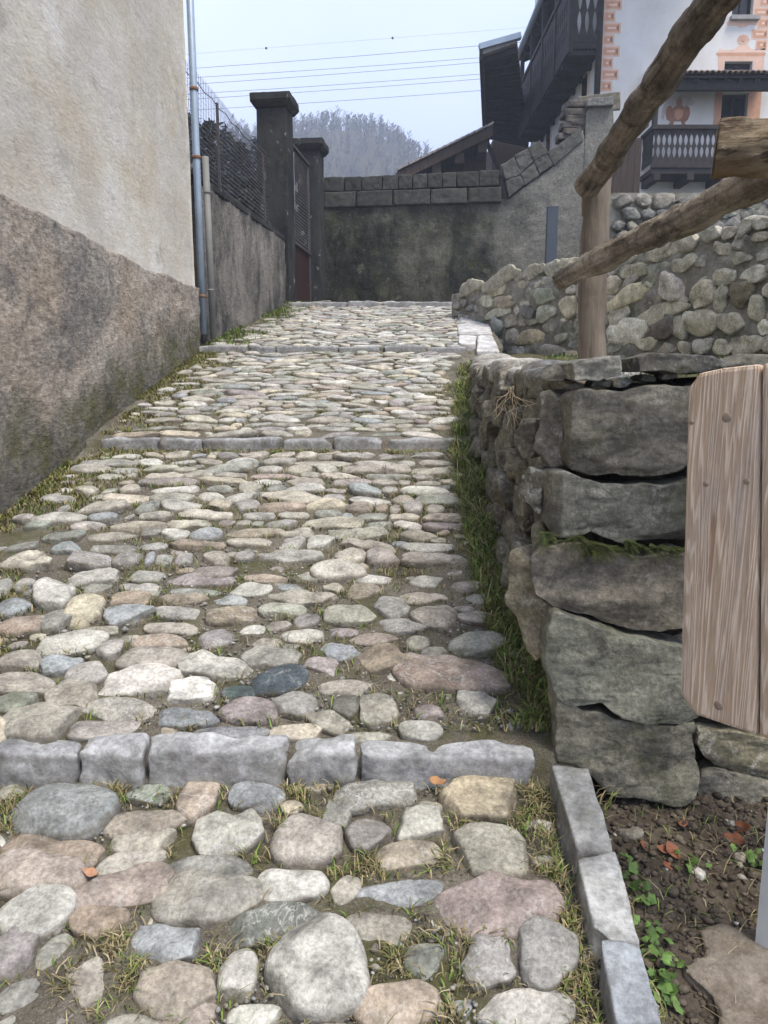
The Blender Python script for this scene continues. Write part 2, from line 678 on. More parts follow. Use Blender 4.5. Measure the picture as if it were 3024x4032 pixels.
tr(3050, """255 150 380 190 5 bg r;40 70 110 60 0 gb r;595 75 190 75 0 gn b;785 98 150 160 0 t r;1010 85 215 110 3 bg r;1245 42 130 45 0 t a;
1490 80 340 110 -5 g b;1900 105 350 170 -3 o b;575 185 350 105 -5 tp b;555 258 265 90 -3 gb r;900 232 350 160 -8 lg a;1205 265 270 195 0 gt r;
1455 238 170 140 -25 p b;1660 197 195 130 5 lg a;1325 160 150 80 25 gn b;200 300 410 100 8 t b;510 340 260 75 -14 gb r;140 395 315 140 10 tp b;
825 365 325 95 6 g r;1610 328 260 120 -8 t r;1930 305 320 190 0 gt r;485 450 390 140 -8 tp b;805 495 400 180 -8 gt b;1155 432 275 135 0 lg r;
1365 428 200 115 -50 gt r;130 548 280 170 -5 lg r;1580 478 350 95 -5 bg r;1965 500 490 220 -12 bp b;400 572 215 115 5 t r;1080 590 390 130 -18 dg b;
1500 610 265 115 0 gb r;1720 580 60 65 0 lg r;210 680 170 85 -70 g b;60 700 190 150 -5 pg a;655 675 300 120 2 bg a;1670 725 175 110 -20 gn a;
1920 745 190 165 5 pg a;2135 705 260 200 -10 pg a;355 805 290 130 55 gt b;1255 775 370 320 0 lg r;940 797 145 170 0 lg r;705 850 300 160 5 tp b;
730 950 230 100 10 tp b;95 870 180 80 -25 g b;1560 905 310 160 -8 t r;2065 925 350 140 3 lg r;1825 905 75 60 0 bg a;1700 930 75 75 0 g a;
1000 965 200 90 0 lg r;240 965 140 80 0 pg r;70 975 140 60 0 g r;1275 985 150 50 0 g r;1690 118 100 45 0 gb b;2068 8 44 40 0 w a;1398 835 50 60 -30 rd a;
500 1060 260 140 5 gt r;880 1085 240 130 -10 g r;1330 1095 300 160 0 gt b;1780 1080 260 130 8 bg r;2180 1085 200 120 0 t r;150 1090 300 130 0 gb r""")
tr(2250, """160 590 300 130 0 gt b;70 520 145 70 -5 gn b;95 445 200 85 3 gt r;415 620 260 70 -3 p b;645 628 95 40 0 t r;485 545 270 80 0 gb b;285 492 205 115 20 gt a;
345 408 160 85 0 g r;235 370 140 70 -5 bg a;85 355 155 75 -10 gt r;540 440 330 100 -3 w b;740 475 190 110 -5 w a;860 378 230 105 8 lg a;945 475 135 55 0 db r;
1100 435 235 105 -8 db b;985 548 215 95 5 p r;1165 520 200 95 0 pg b;740 572 255 75 -3 bg b;890 635 250 60 -3 bg a;1155 632 200 60 0 lo b;1305 588 180 70 15 gb b;
1360 533 100 95 0 dg r;1495 552 185 115 0 gt b;1445 650 225 40 -3 gb b;1660 620 155 70 0 lg r;1685 557 125 55 0 p b;1870 515 170 90 0 lg a;1365 460 215 70 0 gt r;
1780 405 450 150 5 t b;1760 480 65 55 0 gb r;1880 285 230 100 0 gb r;1510 355 240 110 0 t a;1535 415 110 55 -5 lg a;1275 375 150 70 8 p b;1335 318 150 75 0 bg a;
1075 342 240 90 10 g a;1040 282 150 40 8 gt b;605 345 285 90 3 gt r;625 280 220 60 8 t r;275 280 245 80 -2 lg r;435 308 100 80 -20 lg a;505 262 80 30 0 gt r;
845 270 130 75 -5 pg r;675 222 215 48 3 gt r;400 230 160 32 3 gt r;90 212 180 72 0 t r;225 195 125 80 25 g r;335 157 140 105 0 lo r;510 170 180 80 -12 bg a;
515 112 160 65 -3 t r;220 92 135 110 -15 lg b;50 142 130 65 0 bg r;710 160 205 50 5 g r;715 108 225 45 3 t b;915 175 200 75 0 t b;1115 152 185 65 3 gb r;
1208 195 95 60 0 g r;995 232 105 42 5 lg r;1200 253 190 55 3 lg r;1090 215 110 55 0 gb a;1375 170 220 85 5 gb r;1355 237 120 42 0 p r;1475 268 185 52 0 tp r;
1580 213 185 60 0 pg r;1535 140 145 80 8 pg a;1700 190 165 90 30 gt a;1640 285 100 65 0 gb r;1880 178 150 55 0 gt r;1210 103 245 62 5 gt a;985 72 160 58 0 lg r;
760 80 205 32 2 gn r;905 115 140 42 10 bg a;780 33 270 50 3 p r;1150 62 105 32 0 bg r;1430 83 120 70 0 t a;1670 103 200 55 0 gt a;1460 30 165 45 0 lg r;
1320 62 110 40 0 gb a;1040 27 200 35 3 t r;370 20 200 65 -5 lg b;395 68 115 45 0 g b;100 55 60 55 0 g r;15 70 60 65 0 g r;560 62 150 35 0 g a;575 20 150 45 0 g r;
2030 335 65 50 0 g a;1230 20 150 50 0 g a;1690 40 150 50 0 lg r;1850 60 170 50 0 gt r;1890 110 120 45 0 g r""")

stones = []                                 # (px area, centre, ex, ey, width, length, rise, tint, shape)


def tint_of(code):
    c = np.array(COL[code]) * RNG.uniform(.88, 1.12)
    g = c.mean()
    return np.clip((g + (c - g) * .58 + RNG.normal(0, .005, 3)) * np.array((1.035, 1.01, .93)), .02, .8)


def slope_at(y):
    k = int(np.searchsorted(KD, y))
    return (.2, .214, .2065, .205, .08)[k]


for cx, cy, w, h, an, code, sh in TR:
    g0 = gp(cx, min(cy + h * .2, 4300))
    dist = math.sqrt(g0.x ** 2 + g0.y ** 2 + (g0.z - CZ) ** 2)
    vd = (g0 - Vector((0, 0, CZ))).normalized()
    sl = slope_at(g0.y)
    nrm = Vector((0, -sl, 1)).normalized()
    sn = abs(vd.dot(nrm))
    cs = math.sqrt(1 - sn * sn)
    if abs(an) < 40:
        hm = h * dist / F
        a = hm / (sn + math.sqrt(sn * sn + .25 * cs * cs))
        gc = gp(cx, cy + h / 2 - a * sn * F / dist)
        wm = w * dist / F
        ang = math.atan2(-math.sin(rad(an)) / max(sn, .35) * .8, math.cos(rad(an)))
        stones.append([w * h, gc, ang, wm, 2 * a, a * .5, tint_of(code), sh, 1 if cy > 3050 else 2])
    else:
        wm = w * dist / F / (abs(math.cos(rad(an))) + abs(math.sin(rad(an))) * (sn + .2))
        hm = h * dist / F * .95
        ang = math.atan2(-math.sin(rad(an)) / sn, math.cos(rad(an)))
        stones.append([w * h, g0, ang, wm, hm, hm * .28, tint_of(code), sh, 1])

N_TR = len(stones)
# the rest of the lane is laid in rows across it
PAL = ['g', 'g', 'lg', 'bg', 'gb', 'gb', 'gt', 'gt', 'gt', 't', 'tp', 'p', 'pg', 'lo', 'lg', 'be', 'gn', 'g', 'lg', 'be']
Y = -0.6
while Y < 14.6:
    near = Y < 3.6
    row = .15 if near else random.uniform(.108, .138)
    if any(-.06 < Y - k < .13 for k in KD):
        Y += .03
        continue
    x = float(left_x(Y)) + random.uniform(.06, .3)
    xr = float(right_x(Y)) - (.06 if Y > 8.8 else .12)
    if Y > 8.8:
        xr = 1.02 + (Y - 8.8) * .03
    while x < xr:
        w = min(max(random.lognormvariate(math.log(.205 if Y < 5.2 else .225), .34), .085), .36)
        dd = row * random.uniform(.72, 1.08)
        if random.random() < .2:
            w *= .5
            dd *= .8
        cx_, cy_ = x + w / 2, Y + random.uniform(-.02, .02) + .02 * math.sin(x * 3 + Y)
        x += w * .985 + random.uniform(-.004, .022)
        if x > xr + .05:
            break
        z = float(path_z(cy_))
        # inside the measured part of the photograph nothing is added
        v = Vector((cx_, cy_, z - CZ))
        dz = v.y * CP - v.z * SP
        px = 1512 + F * v.x / dz
        py = 2016 - F * (v.y * SP + v.z * CP) / dz
        if -60 < px < 2350 and py > 2262 and py < 4170:
            continue
        edge = cx_ - float(left_x(cy_))
        if edge < .42 and random.random() < .62 - edge:
            continue
        if cx_ > xr - .16 and Y < 8.2 and random.random() < .6:
            continue
        sz = w * dd * (F / dz) ** 2 * .5
        if px < -100 or px > 3100 or py > 4200:
            sz *= .001
        stones.append([sz, Vector((cx_, cy_, z)), rad(random.gauss(0, 7)), w, dd, dd * random.uniform(.3, .42), tint_of(random.choice(PAL)), random.choice('rrrbba'), 0])
    Y += row * random.uniform(.96, 1.06)

# small fillers wedged into the wider gaps
fx_, fy_ = RNG.uniform(-1.95, .55, 2600), 1.25 + 7 * RNG.random(2600)
keep = []
SF = np.array([(s_[1].x, s_[1].y, s_[3] / 2, s_[4] / 2) for s_ in stones])
for a_, b_ in zip(fx_, fy_):
    r_ = RNG.uniform(.022, .045)
    if any(d - .07 < b_ < d + .14 for d in KD) or len(keep) > 420 or a_ > float(right_x(b_)) - .1:
        continue
    if (((SF[:, 0] - a_) / (SF[:, 2] + r_ * .8)) ** 2 + ((SF[:, 1] - b_) / (SF[:, 3] + r_ * .6)) ** 2 < 1).any():
        continue
    if any((a_ - k[0]) ** 2 + (b_ - k[1]) ** 2 < (r_ + k[2]) ** 2 for k in keep):
        continue
    keep.append((a_, b_, r_))
    stones.append([.5, Vector((a_, b_, float(path_z(b_)))), RNG.uniform(-.6, .6), 2.3 * r_, 1.6 * r_, .5 * r_, tint_of(PAL[int(RNG.integers(0, len(PAL)))]), 'rba'[int(RNG.integers(0, 3))], 0])
order = sorted(range(len(stones)), key=lambda i: -stones[i][0])
single = set(order[:300])
SK = (1.06, .965, 1.05)
acc = Acc()
FOOT = []
for i, (sz, c, ang, w, l, rise, tnt, sh, traced) in enumerate(stones):
    sl = slope_at(c.y)
    up = Vector((0, -sl, 1)).normalized()
    fw = Vector((0, 1, sl)).normalized()
    ex = Vector((1, 0, 0)) * math.cos(ang) + fw * math.sin(ang)
    ey = -Vector((1, 0, 0)) * math.sin(ang) + fw * math.cos(ang)
    tilt = random.uniform(-.12, .12)
    ex2 = (ex + up * tilt).normalized()
    FOOT.append((c.x, c.y, ang, w / 2, l / 2))
    big = sz > 9000
    n = 44 if big else (26 if i in single else 14)
    e = {'r': 2.25, 'b': 2.5, 'a': 2.6}[sh]
    out = super_outline(w * SK[traced], l * SK[traced], n, e + random.uniform(-.15, .5), {'r': .055, 'b': .11, 'a': .07}[sh], i, {'a': random.choice((4, 5, 6))}.get(sh, 0))
    if sh == 'b':                            # bent like a bean
        k = random.uniform(-.22, .22) * l / max(w, .01)
        out[:, 1] += k * ((out[:, 0] / (w / 2)) ** 2 - .4) * w / 2
    rise *= 1.0 if traced else .92
    v, f = pebble(out, c - up * .011, ex2, ey, up, rise, rise * .8 + .015, 11 if big else (7 if i in single else 5),
                  {'r': .46, 'b': .38, 'a': .26}[sh], {'r': .05, 'b': .085, 'a': .10}[sh] * min(w, l), 1.6 / max(min(w, l), .03),
                  {'r': 2, 'b': 4, 'a': 6}[sh] if i in single else 0, i, 2, .82)
    if i in single:
        mk('cobblestone', v, f, M['cobble'], path, tnt)
    else:
        acc.add(v, f, tnt)
o = acc.build('small_cobblestones', M['cobble'], path)
tag(o, kind='stuff')
FOOT = np.array(FOOT)


def free_of_stones(x, y, grow=.0, shrink=1.0):
    ok = np.ones(len(x), bool)
    for d in KD:
        ok &= ~((y > d - .012) & (y < d + .135))
    near = FOOT[(FOOT[:, 0] > x.min() - .3) & (FOOT[:, 0] < x.max() + .3) & (FOOT[:, 1] > y.min() - .3) & (FOOT[:, 1] < y.max() + .3)]
    for fx, fy, an, a, b in near:
        dx, dy = x - fx, y - fy
        m = (np.abs(dx) < .34) & (np.abs(dy) < .34) & ok
        if not m.any():
            continue
        ca, sa = math.cos(an), math.sin(an)
        u = (dx[m] * ca + dy[m] * sa) / (a * shrink + grow)
        v = (-dx[m] * sa + dy[m] * ca) / (b * shrink + grow)
        ok[np.where(m)[0][u * u + v * v < 1]] = False
    return ok


# gravel between the cobbles
def gravel(name, x, y, z, size, tints, parent=None):
    a = Acc()
    base, fb = cube_grid(1)
    ico = np.array([(0, 0, 1), (.89, 0, .45), (.28, .85, .45), (-.72, .53, .45), (-.72, -.53, .45), (.28, -.85, .45),
                    (.72, .53, -.45), (-.28, .85, -.45), (-.89, 0, -.45), (-.28, -.85, -.45), (.72, -.53, -.45), (0, 0, -1)])
    fi = [[0, 1, 2], [0, 2, 3], [0, 3, 4], [0, 4, 5], [0, 5, 1], [1, 6, 2], [2, 7, 3], [3, 8, 4], [4, 9, 5], [5, 10, 1], [2, 6, 7], [3, 7, 8],
          [4, 8, 9], [5, 9, 10], [1, 10, 6], [11, 7, 6], [11, 8, 7], [11, 9, 8], [11, 10, 9], [11, 6, 10]]
    for k in range(len(x)):
        s = size[k]
        p = ico * (1 + RNG.normal(0, .16, (12, 1))) * np.array([s, s * RNG.uniform(.6, 1), s * RNG.uniform(.45, .8)])
        an = RNG.uniform(0, 6.28)
        ca, sa = math.cos(an), math.sin(an)
        q = np.stack([p[:, 0] * ca - p[:, 1] * sa + x[k], p[:, 0] * sa + p[:, 1] * ca + y[k], p[:, 2] + z[k] + s * .25], 1)
        a.add(q, fi, np.array(COL[tints[k % len(tints)]]) * RNG.uniform(.4, .95))
    return tag(a.build(name, M['gravel'], parent), kind='stuff')


nx = 17000
gxx = RNG.uniform(-1.6, .6, nx)
gyy = 1.2 + 4.0 * RNG.random(nx) ** 1.5
ok = free_of_stones(gxx, gyy, .0, .9)
ok &= fbm(np.stack([gxx, gyy, gxx * 0], 1), 4, 3) > -.25
gxx, gyy = gxx[ok], gyy[ok]
gravel('gravel', gxx, gyy, path_z(gyy) + .002, np.exp(RNG.normal(math.log(.0042), .5, len(gxx))).clip(.0025, .016), ['lg', 'g', 'g', 'gt', 'gt', 'be', 'gb'], path)


# ------------------------------------------------------------------ grass
class Grass:
    def __init__(s):
        s.a_v, s.a_f, s.a_t, s.n = [], [], [], 0

    def blades(s, x, y, z, h, tints, lean=.7, wid=.0022):
        m = len(x)
        if not m:
            return
        an = RNG.uniform(0, 6.283, m)
        h = h * RNG.uniform(.45, 1.15, m)
        ln = h * RNG.uniform(.15, 1.0, m) * lean
        dx, dy = np.cos(an), np.sin(an)
        sx, sy = -dy, dx
        w = wid * RNG.uniform(.6, 1.4, m)
        P = []
        for tt, wt in ((0, 1), (.5, .85), (.85, .5)):
            bx, by = x + dx * ln * tt ** 2, y + dy * ln * tt ** 2
            bz = z + h * (tt - .28 * lean * tt ** 2.5)
            for sg in (-1, 1):
                P.append(np.stack([bx + sx * w * wt * sg, by + sy * w * wt * sg, bz], 1))
        P.append(np.stack([x + dx * ln, y + dy * ln, z + h * (1 - .36 * lean)], 1))
        P = np.stack(P, 1).reshape(-1, 3)
        base = np.arange(m) * 7 + s.n
        F_ = [np.stack([base + a, base + b, base + d, base + c], 1) for a, b, c, d in ((0, 1, 2, 3), (2, 3, 4, 5))]
        T_ = np.stack([base + 4, base + 5, base + 6], 1)
        s.a_f += np.concatenate(F_).tolist() + T_.tolist()
        tc = np.array(tints)[RNG.integers(0, len(tints), m)] * RNG.uniform(.7, 1.3, (m, 1))
        s.a_t.append(np.repeat(tc, 7, 0))
        s.a_v.append(P)
        s.n += m * 7

    def build(s, name, label, cat):
        o = mk(name, np.concatenate(s.a_v), s.a_f, M['grass'], None, np.concatenate(s.a_t))
        return tag(o, label, cat, None, 'stuff')


GREEN = [(.14, .22, .04), (.19, .27, .055), (.10, .17, .03), (.23, .27, .08)]
OLIVE = [(.15, .15, .05), (.19, .165, .075), (.11, .125, .04), (.24, .2, .1), (.3, .245, .13)]
DRY = [(.33, .27, .15), (.27, .21, .11), (.38, .32, .2), (.2, .17, .08)]


def bx(pts, width, count, power=1.0):
    """points scattered along a polyline on the lane, `width` to its left (-) or right (+)"""
    p = np.array(pts, float)
    s = np.concatenate([[0], np.cumsum(np.linalg.norm(np.diff(p, axis=0), axis=1))])
    tt = RNG.uniform(0, s[-1], count)
    x = np.interp(tt, s, p[:, 0])
    y = np.interp(tt, s, p[:, 1])
    return x + width * RNG.random(count) ** power, y


gr = Grass()
# tufts in the joints of the lane
ct = 800
tx = RNG.uniform(-1.9, .62, ct)
ty = 1.2 + 7.5 * RNG.random(ct) ** 1.3
for x0, y0 in zip(tx, ty):
    m = int(RNG.integers(14, 60))
    sp = RNG.uniform(.02, .07)
    x, y = x0 + RNG.normal(0, sp, m), y0 + RNG.normal(0, sp * .6, m)
    ok = free_of_stones(x, y, -.002) & (x > left_x(y) + .02)
    gr.blades(x[ok], y[ok], path_z(y[ok]) - .004, RNG.uniform(.035, .065), OLIVE + DRY[:2] + GREEN[:3], 1.2, .002)
# the larger tufts of the nearest flight, where they grow
TUFT = [(200, 1690), (255, 1700), (455, 1695), (30, 1745), (20, 1790), (620, 1700), (640, 1710), (1000, 1775), (1030, 1700), (1150, 1765), (1130, 1700), (1165, 1720), (940, 1855), (970, 1865), (1130, 1880), (1170, 1930), (1200, 1900),
        (320, 2110), (300, 2140), (350, 2185), (240, 2060), (260, 2040), (740, 2150), (620, 2020), (590, 2035), (570, 2040), (1010, 2010), (880, 2090), (905, 2075), (1060, 2110), (1070, 2050), (1180, 2100), (1215, 2060), (480, 2085), (500, 2100),
        (800, 1890), (560, 1800), (690, 1770), (380, 1760), (1060, 1830), (990, 2050), (840, 2160), (300, 1690), (380, 1660), (720, 1690), (590, 1790), (1225, 1990), (1240, 2080), (1260, 2150), (960, 2190), (200, 2190), (150, 2130), (1100, 2010)]
for k, (px, py) in enumerate(TUFT):
    p0 = gp(px * 1.8228, py * 1.8228)
    m = 80
    x, y = p0.x + RNG.normal(0, .03, m), p0.y + RNG.normal(0, .022, m)
    ok = free_of_stones(x, y, -.012)
    gr.blades(x[ok], y[ok], path_z(y[ok]) - .004, RNG.uniform(.035, .058), [OLIVE + DRY + GREEN[:1], GREEN[:2] + OLIVE + DRY, DRY + OLIVE[:2]][k % 3], 1.25, .0019)
# thin cover everywhere between the stones
m = 52000
x, y = RNG.uniform(-2.0, .6, m), 1.15 + 10.5 * RNG.random(m) ** 1.35
ok = free_of_stones(x, y, -.002) & (fbm(np.stack([x, y, x * 0], 1), 2.6, 3) > -.15) & (x > left_x(y) + .01)
x, y = x[ok], y[ok]
gr.blades(x, y, path_z(y) - .002, .04, OLIVE + OLIVE + DRY + GREEN[:2], 1.4, .002)
# the long green strip at the foot of the dry stone wall
for (ya, yb, cnt, hh) in ((2.25, 3.0, 3600, .075), (3.0, 4.2, 5200, .10), (4.2, 5.4, 4600, .13), (5.4, 7.8, 3400, .09)):
    y = RNG.uniform(ya, yb, cnt)
    x = right_x(y) + .03 - .19 * RNG.random(cnt) ** 1.3
    ok = free_of_stones(x, y, -.01) & (fbm(np.stack([x, y, x * 0], 1), 3.2, 3) > -.75)
    gr.blades(x[ok][::14], y[ok][::14], path_z(y[ok][::14]) - .004, hh * 1.9, GREEN + DRY[:2], 1.2, .0022)
    gr.blades(x[ok], y[ok], path_z(y[ok]) - .004, hh, GREEN + GREEN + OLIVE[:4] + DRY[:2], 1.0, .0026)
# the left edge, under the house wall
y = 2.5 + 6.3 * RNG.random(15000)
x = -2.05 + .5 * RNG.random(15000) ** 1.9
ok = (fbm(np.stack([x, y, x * 0], 1), 1.8, 3) > -.45) & free_of_stones(x, y, -.01)
gr.blades(x[ok], y[ok], path_z(y[ok]) - .004, .05, GREEN[:2] + OLIVE * 3 + [(.2, .19, .04), (.17, .17, .035)] * 3, 1.1, .0034)
y = RNG.uniform(8.8, 12.6, 4500)
x = left_x(y) + .03 + .5 * RNG.random(4500) ** 2
ok = fbm(np.stack([x, y, x * 0], 1), 1.6, 3) > -.15
gr.blades(x[ok], y[ok], path_z(y[ok]) - .004, .07, GREEN[:3] + OLIVE[:3], 1.0, .004)
# along the kerb and below the step edges
y = RNG.uniform(1.2, 2.15, 1500)
x = .47 - .13 * RNG.random(1500) ** 1.4
ok = free_of_stones(x, y, -.01)
gr.blades(x[ok], y[ok], path_z(y[ok]) - .004, .05, GREEN[:2] + OLIVE + DRY, 1.2, .0017)
for k, d in enumerate(KD):
    cnt = (900, 1100, 900, 500)[k]
    x = RNG.uniform(left_x(d) + .05, right_x(d) - .1, cnt)
    y = d - .03 - .07 * RNG.random(cnt)
    ok = fbm(np.stack([x, y, x * 0], 1), 4, 3) > -.1
    gr.blades(x[ok], y[ok], path_z(y[ok]) - .004, .04, GREEN[:2] + OLIVE + DRY[:2], 1.1, .0018 + .0004 * k)
gr.build('lane_grass', 'short green and straw coloured grass growing in the cobble joints', 'grass')

# ------------------------------------------------------------------ the four step edges
STEP_PX = [(2962, [(-560, -170), (-160, 288), (298, 545), (556, 1115), (1127, 1395), (1418, 2110)]),
           (1728, [(395, 622), (630, 792), (796, 1110), (1116, 1308), (1316, 1500), (1508, 1815)]),
           (1367, [(770, 975), (982, 1082), (1087, 1330), (1334, 1508), (1513, 1676), (1682, 1835)]),
           (1190, [(1140, 1362), (1370, 1500), (1504, 1640), (1646, 1785)])]
STEP_LABEL = ['nearest step edge of long bluish slate blocks across the lane', 'second step edge up the lane, thin slate blocks between mossy ends',
              'third step edge up the lane, ending at the pale paved strip', 'topmost step edge of the lane, in front of the gate pillars']
for i, (py, spans) in enumerate(STEP_PX):
    st = empty('stone_step', (-.2, KD[i], KB[i]), STEP_LABEL[i], 'step', 'step edges of the lane')
    for j, (a, b) in enumerate(spans):
        x0, x1 = at(a, py, KD[i]).x, at(b, py, KD[i]).x
        dz, dy = random.uniform(-.012, .006), random.uniform(-.012, .012)
        if i == 0 and j == 5:
            dz -= .012
        tilt = random.uniform(-.008, .008)
        th = .10 if i == 0 else .065
        y0, y1, zt, zb = KD[i] + dy, KD[i] + dy + th, KT[i] + dz + (.0, -.004, .006, .008)[i], KB[i] - .09
        c8 = [(x0, y0 - .01, zb), (x1, y0 - .01, zb), (x1, y1, zb), (x0, y1, zb),
              (x0, y0 + .012, zt - tilt), (x1, y0 + .012, zt + tilt), (x1, y1, zt + tilt + .012), (x0, y1, zt - tilt + .012)]
        v, f = rockbox(c8, 22 if i == 0 else 12, .016, .016 if i == 0 else .012, 11, 3, i * 10 + j)
        mk('kerb_block', v, f, M['kerb'], st, np.array((.365, .37, .37)) * random.uniform(.88, 1.1) * (.86 if i == 0 else .75))

# the raised kerb on the right of the lowest flight
kb = empty('stone_kerb', (.52, 1.7, .3), 'grey slate kerb standing on edge beside the soil bed', 'kerb')
for j, q in enumerate([[(2169, 3010), (2317, 3021), (2416, 3342), (2272, 3345)], [(2272, 3382), (2424, 3349), (2527, 3707), (2350, 3707)],
                       [(2361, 3707), (2520, 3725), (2612, 4032), (2427, 4032)], [(2440, 4050), (2618, 4050), (2730, 4420), (2545, 4420)]]):
    top = [gp(px, py, (.085, .075, .085, .08)[j]) for px, py in q]
    tp = [top[3], top[2], top[1], top[0]]
    bt = [Vector((p.x + (-.015 if k in (0, 3) else .01), p.y, path_z(p.y) - .12)) for k, p in enumerate(tp)]
    v, f = rockbox(bt + tp, 24, .008, .007, 14, 1, 50 + j)
    mk('kerb_block', v, f, M['kerb'], kb, [(.34, .34, .325), (.36, .365, .355), (.28, .30, .32), (.3, .31, .32)][j])

# the pale paved strip on the right, further up
ps = empty('paved_strip', (.97, 10.5, 2.3), 'pale flagstone strip beside the rubble wall at the top of the lane', 'paving')
for j, (x0, x1, x2, x3, y0, y1) in enumerate([(1095, 1190, 1096, 1203, 1163, 1206), (1097, 1204, 1098, 1214, 1208, 1236), (1099, 1214, 1100, 1226, 1238, 1272),
                                               (1100, 1226, 1104, 1240, 1274, 1314), (1105, 1178, 1106, 1172, 1318, 1362), (1181, 1240, 1176, 1268, 1318, 1380)]):
    tp = [gp(700 + px, py, .05 + .008 * random.random()) for px, py in ((x2, y1), (x3, y1), (x1, y0), (x0, y0))]
    bt = [Vector((p.x, p.y, p.z - .16)) for p in tp]
    v, f = rockbox(bt + tp, 10, .015, .01, 8, 2, 70 + j)
    mk('flagstone', v, f, M['kerb'], ps, np.array((.46, .45, .43)) * random.uniform(.88, 1.1))

# ------------------------------------------------------------------ near dry stone wall
def c4(x, y):
    return 1800 + .738 * x, 1350 + .738 * y


def c5(x, y):
    return 1800 + .738 * x, 2600 + .738 * y


WALLTOP_Y = np.array([2.2, 3, 5, 7, 8.2])
WALLTOP_Z = CZ + np.array([.03, .05, .10, .17, .26])
dw = empty('dry_stone_wall', (.9, 2.5, .3), 'dark dry stone retaining wall of big rough blocks beside the grass strip', 'stone wall')


def face_stone(poly, Y, tint, bulge=.05, depth=.22, turn=0.0, seed=0, amp=.017, fac=3, n=110, shrink=1.015, q=.07, name='stone', mat=None, parent=None):
    pts = [at(px, py, Y) for px, py in poly]
    c = sum(pts, Vector()) / len(pts)
    en = Vector((-math.sin(turn), -math.cos(turn), 0))
    ex = Vector((math.cos(turn), -math.sin(turn), 0))
    pl = [on_plane(px, py, c, en) for px, py in poly]
    out = np.array([((p - c).dot(ex), p.z - c.z) for p in pl]) * shrink
    out = resample(out, n, 1)
    out += (np.stack([fbm(np.c_[out * 1.0, np.full(len(out), seed * 7.1 + k * 31)], 16, 4) for k in (0, 1)], 1)) * .009
    w, f = pebble(out, c, ex, (0, 0, 1), en, bulge * .6, depth, 30, q, amp, 5, fac, seed, 3, .32, 2.6)
    return mk(name, w, f, mat or M['bigstone'], parent or dw, np.array(tint) * np.array((1.03, 1.0, .88)) * 1.12)


